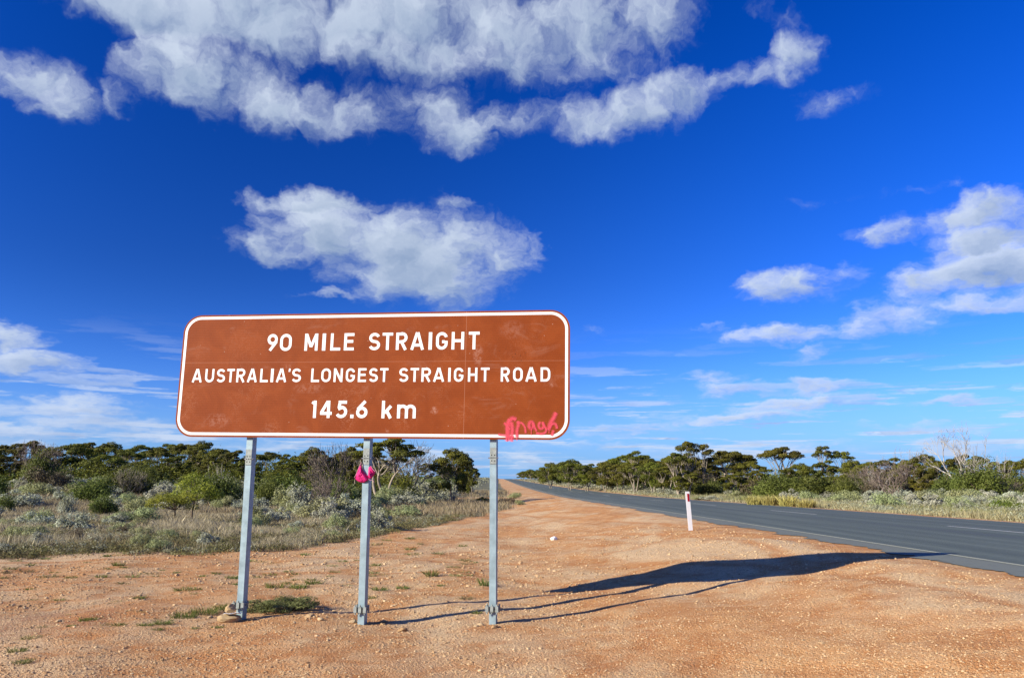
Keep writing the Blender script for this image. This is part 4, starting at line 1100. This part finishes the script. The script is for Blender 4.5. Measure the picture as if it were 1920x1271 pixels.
def auto_labels(items, bands):
    cell = {}
    for o_, kd, md in items:
        x, y, z = o_.location; px = 960 + FPX * x / (y * math.cos(PITCH) + .01); right = x + .0185 * y > 6
        if px < -25 or px > 1945: OUTS.append(1); o_['label'] = '%s %s beyond the %s edge of the picture' % (ordn[min(len(OUTS) - 1, 78)], kd, 'left' if px < 0 else 'right'); continue
        if md == 2: key = (kd, 'receding row %s of the road' % ('right' if right else 'left'), '')
        else:
            rn = next(n_ for a_, b_, n_ in (REG_R if right else REG_L) if a_ <= px < b_ or (not right and n_ == REG_L[-1][2]))
            bd = next(n_ for lim, n_ in bands if y < lim); key = (kd, bd, rn)
        cell.setdefault(key, []).append((px, y, o_))
    for (kd, bd, rn), L_ in cell.items():
        if rn == '':
            L_.sort(key=lambda q_: q_[1])
            for i_, q_ in enumerate(L_): q_[2]['label'] = '%s, %s in the %s' % (kd, 'nearest' if i_ == 0 else ordn[i_] + ' nearest', bd)
            continue
        L_.sort(key=lambda q_: q_[0])
        for i_, q_ in enumerate(L_):
            q_[2]['label'] = ('only %s in the %s %s' % (kd, bd, rn)) if len(L_) == 1 else '%s %s from left, in the %s %s' % (ordn[i_], kd, bd, rn)


auto_labels(AUTO_T, [(83, 'treeline front'), (9e9, 'treeline back')])
auto_labels(AUTO, [(26, 'dry grass'), (44, 'nearest scrub'), (62, 'middle scrub'), (9e9, 'farthest scrub')])
# ------------------------------------------------------------------ grasses (stuff)
def blades(rs, X, Yv, n, hgt, wd, lean, zoff=-.01, spread=.07):
    """n blades for each tuft"""
    k_ = len(X); X = np.repeat(X, n); Yv = np.repeat(Yv, n); hgt = np.repeat(hgt, n) * rs.uniform(.45, 1.15, k_ * n); wd = np.repeat(wd, n); spread = np.repeat(np.broadcast_to(spread, k_), n)
    X = X + rs.randn(k_ * n) * spread; Yv = Yv + rs.randn(k_ * n) * spread
    Z = gz(X, Yv) + zoff; a_ = rs.uniform(0, 6.28, k_ * n); l_ = np.minimum(np.abs(rs.randn(k_ * n)) * lean, .9) * hgt; b_ = rs.uniform(0, 6.28, k_ * n)
    dx, dy = np.cos(a_) * wd, np.sin(a_) * wd
    B = np.stack([X, Yv, Z], 1); t_ = B + np.stack([np.cos(b_) * l_, np.sin(b_) * l_, hgt], 1); m_ = B + np.stack([np.cos(b_) * l_ * .35, np.sin(b_) * l_ * .35, hgt * .6], 1)
    w_ = np.stack([dx, dy, dx * 0], 1)
    V = np.stack([B - w_, B + w_, m_ + w_ * .7, t_, m_ - w_ * .7], 1).reshape(-1, 3)
    F = np.arange(k_ * n * 5).reshape(-1, 5); return V, F, np.repeat(rs.rand(k_ * n), 5)


def field(name, N_, Yr, xf, hfun, mat, seed, n=10, lean=.35, wk=.00022, cond=None, thr=.5, label='', spread=.09):
    rs = np.random.RandomState(seed); Yv = np.exp(rs.uniform(math.log(Yr[0]), math.log(Yr[1]), N_)); lo, hi = xf(Yv); X = lo + (hi - lo) * rs.rand(N_)
    keep = vegmask(X, Yv) > thr * rs.uniform(.4, 1.4, N_)
    if cond: keep &= cond(X, Yv, rs)
    X, Yv = X[keep], Yv[keep]; h = hfun(X, Yv, rs)
    V, F, C = blades(rs, X, Yv, n, h, wk * Yv, lean, spread=spread)
    o_ = obj(name, mesh(name, V, F, mat, C)); tag(o_, label, 'grass', kind='stuff'); return o_


def wavy(X, Y, s=1., p=0.): return .5 + .25 * np.sin(X * .7 * s + p + 1.3 * np.sin(Y * .31 * s)) + .25 * np.sin(Y * .55 * s + 1.7 * np.sin(X * .43 * s + p))


M['g_pale'] = leafmat('pale_dry_grass', (.42, .35, .18), (.74, .66, .42), .3)
M['g_low'] = leafmat('low_brown_plants', (.17, .14, .045), (.46, .39, .17), .2)
M['g_olive'] = leafmat('low_olive_plants', (.11, .13, .03), (.38, .38, .12), .25)
M['g_herb'] = leafmat('herb_leaves', (.10, .12, .03), (.30, .32, .11), .3)
M['g_verge'] = leafmat('verge_grass', (.26, .21, .10), (.62, .53, .30), .3)
M['g_green'] = leafmat('green_grass', (.09, .13, .02), (.26, .32, .07), .35)
field('dry_grass', 30000, (18.5, 56), lambda Y: (-.72 * Y, -.20 * Y), lambda X, Y, rs: .25 * (.35 + 1.1 * wavy(X, Y, 1.4)) * rs.uniform(.5, 1.3, len(X)), M['g_pale'], 1, 10, .55, wk=.00017, cond=lambda X, Y, rs: (rs.rand(len(X)) < ss(19, 27, Y + 2.5 * np.sin(X * .8) + 1.5 * np.sin(X * 2.1)) * ss(.19, .30, -X / Y) + .04), label='pale grey dry grass in the field left of the sign', thr=.6)
field('low_grass', 12000, (16.2, 46), lambda Y: (-.75 * Y, -.02 * Y), lambda X, Y, rs: .15 * (.5 + .9 * wavy(X, Y, 1.7, 2)) * rs.uniform(.6, 1.3, len(X)), M['g_low'], 2, 10, .8, label='low brownish grass along the edge of the gravel', thr=.55)


def leafy(name, N_, Yr, xf, rad, hgt, per, leaf, mat, seed, cond=None, thr=.5, label='', kind_='ground plants', gain=1.):
    """ground cover of small leafy clumps, one object"""
    rs = np.random.RandomState(seed); Yv = np.exp(rs.uniform(math.log(Yr[0]), math.log(Yr[1]), N_)); lo, hi = xf(Yv); X = lo + (hi - lo) * rs.rand(N_)
    keep = vegmask(X, Yv) > thr * rs.uniform(.4, 1.5, N_)
    if cond: keep &= cond(X, Yv, rs)
    X, Yv = X[keep], Yv[keep]; k_ = len(X); r_ = rad * rs.uniform(.4, 1.3, k_) ** 1.3 * (np.clip(Yv / 110, .8, 2.6) if Yr[1] > 200 else 1); h_ = hgt * rs.uniform(.4, 1.3, k_) * (.5 + .9 * wavy(X, Yv, 1.6, seed))
    d_ = rnd_dirs(rs, k_ * per).reshape(k_, per, 3); d_[..., 2] = np.abs(d_[..., 2]); q_ = rs.uniform(.4, 1, (k_, per)) ** .5
    lump = 1 + .25 * np.sin(d_[..., 0] * 7 + X[:, None] * 5) * np.sin(d_[..., 1] * 6 + Yv[:, None] * 3)
    Pn = d_ * (q_ * lump)[..., None] * np.stack([r_, r_, h_], 1)[:, None]; Pn[..., 0] += X[:, None]; Pn[..., 1] += Yv[:, None]; Pn[..., 2] += gz(X, Yv)[:, None]
    V, F = leaves(rs, Pn.reshape(-1, 3), d_.reshape(-1, 3), leaf * (np.repeat(np.clip(Yv / 110, .8, 2.6), per) if Yr[1] > 200 else 1), .45, .4)
    V *= 1; tint = np.repeat(np.clip(np.repeat(rs.rand(k_) * .6, per) + rs.rand(k_ * per) * .4, 0, 1), 4)
    tag(obj(name, mesh(name, V, F, mat, tint)), label, kind_, kind='stuff')


M['s_grey'] = leafmat('grey_ground_leaves', (.22, .21, .12), (.56, .55, .36), .2)
M['s_dark'] = leafmat('dark_ground_leaves', (.11, .105, .035), (.32, .30, .11), .2)
LX = lambda Y: (-.75 * Y, -.0 * Y + 1)
leafy('low_scrub', 2300, (16.4, 34), LX, .34, .17, 120, .022, M['s_dark'], 31, label='low dark brownish scrub along the edge of the gravel at left')
leafy('olive_ground_plants', 1700, (16.8, 60), LX, .36, .17, 110, .026, M['g_olive'], 32, label='low olive ground plants left of the road')
leafy('grey_ground_plants', 1700, (18, 60), LX, .30, .20, 110, .024, M['s_grey'], 33, label='low grey ground plants among the dry grass at left')
leafy('distant_scrub', 6500, (66, 700), lambda Y: (-.45 * Y, -.0185 * Y - 4.5 - .004 * Y), .9, .85, 46, .15, M['s_grey'], 34, label='distant grey scrub left of the road', thr=.3)
leafy('distant_green_scrub', 2600, (66, 420), lambda Y: (-.62 * Y, -.0185 * Y - 6.5 - .006 * Y), 1.1, 1.3, 46, .16, M['green'], 35, label='distant green undergrowth below the left treeline', thr=.3)
leafy('undergrowth', 1700, (70, 104), lambda Y: (-.70 * Y, -.13 * Y), 1.25, 2.3, 60, .13, M['mallee'], 39, label='dark undergrowth at the foot of the left treeline', thr=.3)
leafy('verge_ground_plants', 2600, (21, 90), lambda Y: (15.6 - .0185 * Y, .74 * Y), .42, .28, 90, .034, M['s_grey'], 36, label='grey ground plants on the far verge', thr=.4)
leafy('undergrowth', 3000, (74, 430), lambda Y: (23 - .0185 * Y, .66 * Y), 1.2, 1.7, 46, .16, M['green'], 37, label='dark undergrowth at the foot of the treeline across the road', thr=.3)
leafy('distant_verge_plants', 1500, (90, 600), lambda Y: (16 - .0185 * Y, 23 - .0185 * Y), .6, .6, 40, .1, M['s_grey'], 38, label='grey scrub on the verge of the distant road', thr=.3)
field('scrub_field_grass', 9000, (40, 120), lambda Y: (-.72 * Y, -.0 * Y + .5), lambda X, Y, rs: .35 * rs.uniform(.6, 1.3, len(X)), M['g_verge'], 4, 10, .5, label='tawny grass between the saltbushes at left', spread=.25, thr=.6)
field('verge_grass', 22000, (20, 130), lambda Y: (15.2 - .0185 * Y, .74 * Y), lambda X, Y, rs: .26 * (.5 + .9 * wavy(X, Y, .9, 1)) * rs.uniform(.6, 1.3, len(X)), M['g_verge'], 5, 10, .45, label='tawny grass on the far verge of the road', spread=.16, thr=.4)
field('verge_scrub', 9000, (22, 110), lambda Y: (16.5 - .0185 * Y, .74 * Y), lambda X, Y, rs: .30 * (.5 + .9 * wavy(X, Y, .8, 3)) * rs.uniform(.6, 1.3, len(X)), M['g_olive'], 6, 12, .5, cond=lambda X, Y, rs: wavy(X, Y, .6, 2.5) > .5 * rs.uniform(.7, 1.3, len(X)), label='olive ground plants on the far verge of the road', spread=.2, thr=.4)
field('distant_verge_grass', 5000, (100, 600), lambda Y: (14.8 - .0185 * Y, 22 - .0185 * Y), lambda X, Y, rs: .4 * rs.uniform(.6, 1.3, len(X)), M['g_verge'], 7, 8, .5, label='grass lining the distant right side of the road', spread=.3, thr=.4)


# ------------------------------------------------------------------ single tufts and weeds
def tuft(px, py, wpx, hpx, mat, label, seed, name='grass_tuft', group=None, n=None, cat='grass tuft', lean=.6):
    rs = np.random.RandomState(seed); x, y, z = place(px, py); s_ = y / FPX; W_ = wpx * s_ / 2; H_ = hpx * s_
    n_ = n or int(40 + 2.4 * wpx); k_ = n_
    ang = rs.uniform(0, 6.28, k_); rr = np.sqrt(rs.rand(k_)) * W_ * .8; bx, by = rr * np.cos(ang), rr * np.sin(ang) * .7
    h = H_ * rs.uniform(.4, 1.1, k_) * (1 - .5 * (rr / W_) ** 2); l_ = np.abs(rs.randn(k_)) * lean * h; wd = .0020 * y / 9
    b2 = ang + rs.randn(k_) * .7
    B = np.stack([bx, by, -.01 + bx * 0], 1); t_ = B + np.stack([np.cos(b2) * l_, np.sin(b2) * l_, h], 1); a_ = rs.uniform(0, 6.28, k_)
    w_ = np.stack([np.cos(a_) * wd, np.sin(a_) * wd, a_ * 0], 1); m_ = (B * .4 + t_ * .6); m_[:, 2] += h * .08
    V = np.stack([B - w_, B + w_, m_ + w_, t_, m_ - w_], 1).reshape(-1, 3)
    o_ = obj(name, mesh(name, V, np.arange(k_ * 5).reshape(-1, 5), mat, np.repeat(rs.rand(k_), 5)), None, (x, y, z)); tag(o_, label, cat, group); return o_


TUF = [(810, 1080, 26, 17, 'bright green grass tuft casting a small shadow right of the middle post'), (909, 1098, 22, 20, 'green grass tuft touching the left side of the right post'),
       (712, 1106, 34, 9, 'flat green tuft just right of the middle post, left one of two'), (756, 1103, 28, 8, 'flat green tuft right of the middle post, right one of two'), (826, 1098, 16, 5, 'tiny green sprout below the bright green tuft'),
       (876, 1123, 26, 9, 'dark dead weed lying in the shadow left of the right post'), (893, 1150, 14, 9, 'tiny green weed left of the right post foot'), (693, 1122, 26, 8, 'small weed behind the middle post foot'),
       (515, 1102, 42, 14, 'green weed patch behind the low shrub at the left post'), (560, 1102, 40, 12, 'green weed patch above the low shrub right of the left post'), (588, 1094, 34, 10, 'bright green weed patch farthest right above the low shrub'),
       (434, 1084, 30, 8, 'small weed patch touching the left post halfway along the ground'), (30, 1222, 38, 12, 'dark green weed, upper one of two in the bottom left corner'), (43, 1242, 34, 11, 'dark green weed, lower one of two in the bottom left corner'),
       (162, 1163, 34, 9, 'green weed on the red soil at lower left'), (135, 1173, 18, 5, 'tiny weed left on the red soil patch'), (222, 1172, 26, 8, 'small green weed, left end of the weed line by the left post'),
       (272, 1172, 30, 9, 'green weed, second along the weed line by the left post'), (305, 1170, 40, 13, 'bright green weed, third along the weed line by the left post'), (345, 1158, 54, 16, 'green weed, fourth along the weed line by the left post'),
       (385, 1150, 60, 18, 'dense green weed next to the left post foot'), (420, 1142, 44, 14, 'green weed touching the left post clamp'), (260, 1122, 26, 8, 'small dark green weed in the gravel between the left edge and left post'),
       (222, 1060, 22, 10, 'small green weed near the scrub edge at left'), (60, 1196, 46, 8, 'sparse grey weed on the gravel at lower left'), (352, 1106, 60, 8, 'long low weed patch left of the left post'), (92, 1082, 40, 7, 'low brown weed in the gravel at far left'),
       (295, 1180, 26, 6, 'small green weed below the weed line'), (190, 1082, 30, 7, 'low weed patch on the gravel left of centre'), (404, 1176, 22, 5, 'tiny weed below the stones at the left post')]
for i_, (px, py, wp, hp, lb) in enumerate(TUF):
    tuft(px, py, wp, hp, M['g_green'] if 'dead' not in lb and 'brown' not in lb and 'grey' not in lb else M['g_low'], lb, 100 + i_, 'weed' if hp < 14 and 'grass' not in lb else 'grass_tuft', cat='weed' if 'weed' in lb else 'grass tuft', lean=.7 if hp > 13 else 1.1)
LS = reg(bush_proto(91, 'low_shrub', 'g_herb', .22, .42, 60, 120, .016, .2, up=.5, blob=.17, core=.35, squash=.6))[0]; LS['r'] = .37
bush_at(532, 1144, 1112, 128, LS, 'wide low green shrub right of the left post foot', None, 'shrub')
for i_, (px, py, wp, hp, lb) in enumerate([(1418, 946, 40, 20, 'leftmost'), (1447, 947, 40, 22, 'second from left'), (1478, 949, 40, 24, 'third'), (1512, 951, 40, 18, 'rightmost')]):
    tuft(px, py, wp, hp, M['wheat'], lb + ' of the four yellow grass clumps on the far verge right of the marker post', 320 + i_, 'yellow_grass', 'yellow grass clumps on the far verge', n=500, lean=.35)
rsw = random.Random(4); WD = []
for i_ in range(90):
    px = rsw.uniform(0, 690); py = rsw.uniform(1040, 1180) if px < 430 else rsw.uniform(1035, 1100)
    if rsw.random() < .25: px, py = rsw.uniform(640, 900), rsw.uniform(1005, 1080) - (px * 0)
    WD.append((px, py, tuft(px, py, rsw.uniform(10, 34), rsw.uniform(3, 7), M[rsw.choice(['g_low', 'g_olive', 'g_green', 'g_olive'])], 'small flat weed growing scattered in the gravel at left', 400 + i_, 'weed', 'small weeds scattered over the gravel', n=70, cat='weed', lean=1.4)))

wc = {}
for px, py, o_ in WD:
    band = 'by the scrub edge' if py < 1060 else 'midway across the gravel' if py < 1110 else 'level with the post feet'
    reg_ = 'at far left' if px < 220 else 'left of the left post' if px < 450 else 'right of the left post' if px < 683 else 'right of the middle post'
    wc.setdefault((band, reg_), []).append((px, o_))
for (band, reg_), L_ in wc.items():
    for i_, (px, o_) in enumerate(sorted(L_, key=lambda q_: q_[0])): o_['label'] = '%s small flat weed from left, %s, %s' % (ordn[i_], band, reg_)

# ------------------------------------------------------------------ stones and litter
import bmesh
def rock_mesh(name, seed, sub=2, jag=.22, sq=(1, .8, .6), mat=None):
    bm = bmesh.new(); bmesh.ops.create_icosphere(bm, subdivisions=sub, radius=1); rs = np.random.RandomState(seed)
    A = rnd_dirs(rs, 9); t_ = rs.uniform(.62, .95, 9)
    for v in bm.verts:
        p_ = np.array(v.co)
        for a_, q_ in zip(A, t_):
            d_ = p_ @ a_ - q_
            if d_ > 0: p_ = p_ - a_ * d_
        p_ = p_ * (1 + rs.uniform(-jag, jag) * .25); v.co = Vector(p_ * np.array(sq))
    me = bpy.data.meshes.new(name); bm.to_mesh(me); bm.free()
    a = me.color_attributes.new('tint', 'FLOAT_COLOR', 'POINT'); a.data.foreach_set('color', np.repeat(np.array([[.5, .5, .5, 1]]) + rs.uniform(-.5, .5) * np.array([[1, 1, 1, 0]]), len(me.vertices), 0).astype(np.float32).ravel())
    me.materials.append(mat or M['stone']); return me


def rock(px, py, wpx, label, seed, mat='stone', sq=(1, .8, .6), lift=.35, name='stone', cat='stone', rz=None, group=None):
    x, y, z = place(px, py); r_ = wpx / 2 * y / FPX
    o_ = obj(name, rock_mesh(name, seed, 3, .2, sq, M[mat]), None, (x, y, z + r_ * sq[2] * lift)); o_.scale = (r_, r_, r_); o_.rotation_euler = (0, 0, rg.uniform(0, 6) if rz is None else rz); tag(o_, label, cat, group); return o_


p0 = sign.location + DD * U_POST[0] - NN * .17; zg = float(gz(p0.x, p0.y))
r1 = obj('stone', rock_mesh('stone', 7, 3, .2, (1, .75, .36), M['limestone']), None, (p0.x - .04, p0.y, zg + .035)); r1.scale = (.145,) * 3; r1.rotation_euler = (0, R(4), .2); tag(r1, 'wide flat yellowish stone at the foot of the left post', 'stone')
r2 = obj('stone', rock_mesh('stone', 12, 3, .2, (1, .7, .8), M['limestone']), None, (p0.x - .03, p0.y - .005, zg + .145)); r2.scale = (.068,) * 3; r2.rotation_euler = (.3, R(-25), .5); tag(r2, 'pointed tan stone on top, holding the paper down at the left post', 'stone')
V = []
for i_ in range(9):
    for j_ in range(5): V.append((-.09 + .18 * i_ / 8, -.06 + .12 * j_ / 4, .006 * math.sin(i_ * 1.3 + j_) + .004 * math.cos(j_ * 2.1)))
ii = np.arange(8)[:, None] * 5 + np.arange(4)[None]
pp = obj('paper', mesh('paper', V, np.stack([ii, ii + 5, ii + 6, ii + 1], -1).reshape(-1, 4), M['paper'], None, True), None, (p0.x + .0, p0.y - .015, zg + .093)); pp.rotation_euler = (R(-6), R(-3), .1)
pp.modifiers.new('t', 'SOLIDIFY').thickness = .003
tag(pp, 'folded white paper wedged between the two stones at the left post', 'paper')
STN = [(720, 1166, 14, 'reddish stone right of the middle post foot'), (662, 1166, 16, 'pale stone left of the middle post foot'), (580, 1156, 20, 'flat yellowish stone between the left and middle posts'), (600, 1162, 14, 'small yellowish stone beside the flat one between the posts'),
       (394, 1158, 12, 'round pale stone left of the stones at the left post'), (552, 1095, 9, 'grey stone on the gravel behind the low shrub'), (334, 1043, 10, 'pale stone at the scrub edge left of the left post'), (238, 1213, 8, 'small pale stone in the gravel at lower left'),
       (304, 1237, 9, 'dark reddish stone in the gravel below the left post'), (262, 1116, 9, 'stone in the weeds at left'), (1131, 1011, 7, 'pale stone right of the white litter on the shoulder'), (1470, 1121, 8, 'small dark stone below the sign shadow'),
       (1543, 1205, 9, 'tan stone with dark shadow at lower right'), (1424, 1238, 8, 'dark stone near the bottom right of centre'), (1856, 1148, 9, 'grey stone near the right edge'), (902, 1172, 14, 'pale stone left of the right post foot'), (928, 1176, 16, 'pale stone at the front of the right post foot'), (893, 1174, 10, 'tiny stone beside the right post foot'),
       (755, 1183, 20, 'flat pale stone below right of the middle post'), (834, 1230, 9, 'pale stone low in the gravel between middle and right posts'), (1348, 1102, 8, 'pale stone beside the shadow line of the right post'), (110, 1165, 12, 'reddish stone in the red soil patch')]
for i_, (px, py, wp, lb) in enumerate(STN): rock(px, py, wp, lb, 500 + i_, sq=(1, .75, .5))
LIT = [(1038, 1012, 17, 'crumpled white litter on the gravel shoulder between right post and marker post'), (333, 1018, 12, 'white plastic scrap in the scrub left of the left post'), (647, 997, 15, 'white litter in the grass left of the middle post'),
       (296, 988, 14, 'pale grey bag in the grass below the yellow-green young tree'), (316, 1002, 6, 'tiny white scrap in the grass below the young trees'), (70, 1032, 7, 'small pale scrap at the scrub edge near the left edge'), (549, 1026, 9, 'pale scrap at the scrub edge between left and middle posts'), (128, 1032, 10, 'flat white scrap at the scrub edge far left')]
for i_, (px, py, wp, lb) in enumerate(LIT): rock(px, py, wp * 1.1, lb, 560 + i_, 'paper', (1, .7, .45), .6, 'litter', 'litter')
rock(376, 1031, 11, 'crumpled blue wrapper at the scrub edge beside the left post', 590, 'blue', (1, .6, .4), .6, 'wrapper', 'litter')

# loose gravel: one object
rs = np.random.RandomState(77)
bm = bmesh.new(); bmesh.ops.create_icosphere(bm, subdivisions=1, radius=1); IV = np.array([v.co[:] for v in bm.verts]); IF = np.array([[v.index for v in f.verts] for f in bm.faces]); bm.free()


def gravel(name, n, px0, px1, py0, py1, smin, smax, clump):
    PX = rs.uniform(px0, px1, n * 2); PY = rs.uniform(py0, py1, n * 2); X = []; Yv = []
    a_ = (PX - 960) / FPX; c_ = -(PY - 635.5) / FPX; ry = math.cos(PITCH) - c_ * math.sin(PITCH); rz = math.sin(PITCH) + c_ * math.cos(PITCH)
    zg = np.zeros(n * 2)
    for _ in range(12): t_ = (zg - 1.5) / rz; X = a_ * t_; Yv = ry * t_; zg = .5 * zg + .5 * gz(X, Yv)
    xp = X + .0185 * Yv; nz = .5 + .5 * np.sin(X * 1.7 + 2 * np.sin(Yv * .9)) * np.sin(Yv * 1.3 + 1.5 * np.sin(X * .8)); keep = (xp < 5.75) & (nz + clump * rs.rand(n * 2) > .55) & (vegmask(X, Yv) < .5)
    X, Yv, zg = X[keep][:n], Yv[keep][:n], gz(X[keep][:n], Yv[keep][:n]); k_ = len(X)
    s_ = (smin * (smax / smin) ** (rs.rand(k_) ** 2.6)) * np.clip(Yv / 9, .8, 2.2)
    sc_ = s_[:, None] * np.stack([rs.uniform(.7, 1.2, k_), rs.uniform(.6, 1., k_), rs.uniform(.35, .7, k_)], 1)
    th = rs.uniform(0, 6.28, k_); V = IV[None] * (1 + rs.uniform(-.22, .22, (k_, len(IV), 1))) * sc_[:, None]
    V = np.stack([V[..., 0] * np.cos(th)[:, None] - V[..., 1] * np.sin(th)[:, None], V[..., 0] * np.sin(th)[:, None] + V[..., 1] * np.cos(th)[:, None], V[..., 2]], -1)
    V += np.stack([X, Yv, zg + s_ * .15], 1)[:, None]
    F = (IF[None] + (np.arange(k_) * len(IV))[:, None, None]).reshape(-1, 3)
    o_ = obj(name, mesh(name, V.reshape(-1, 3), F, M['stone'], np.repeat(rs.rand(k_), len(IV)))); tag(o_, 'loose gravel scattered over the orange dirt shoulder', 'gravel', kind='stuff')


gravel('gravel', 60000, -60, 1990, 985, 1330, .0035, .016, .9)

def stones_left():
    global rs
    rs = np.random.RandomState(5); gravel('coarse_gravel', 4200, -40, 1100, 1035, 1300, .008, .026, .6)


stones_left()
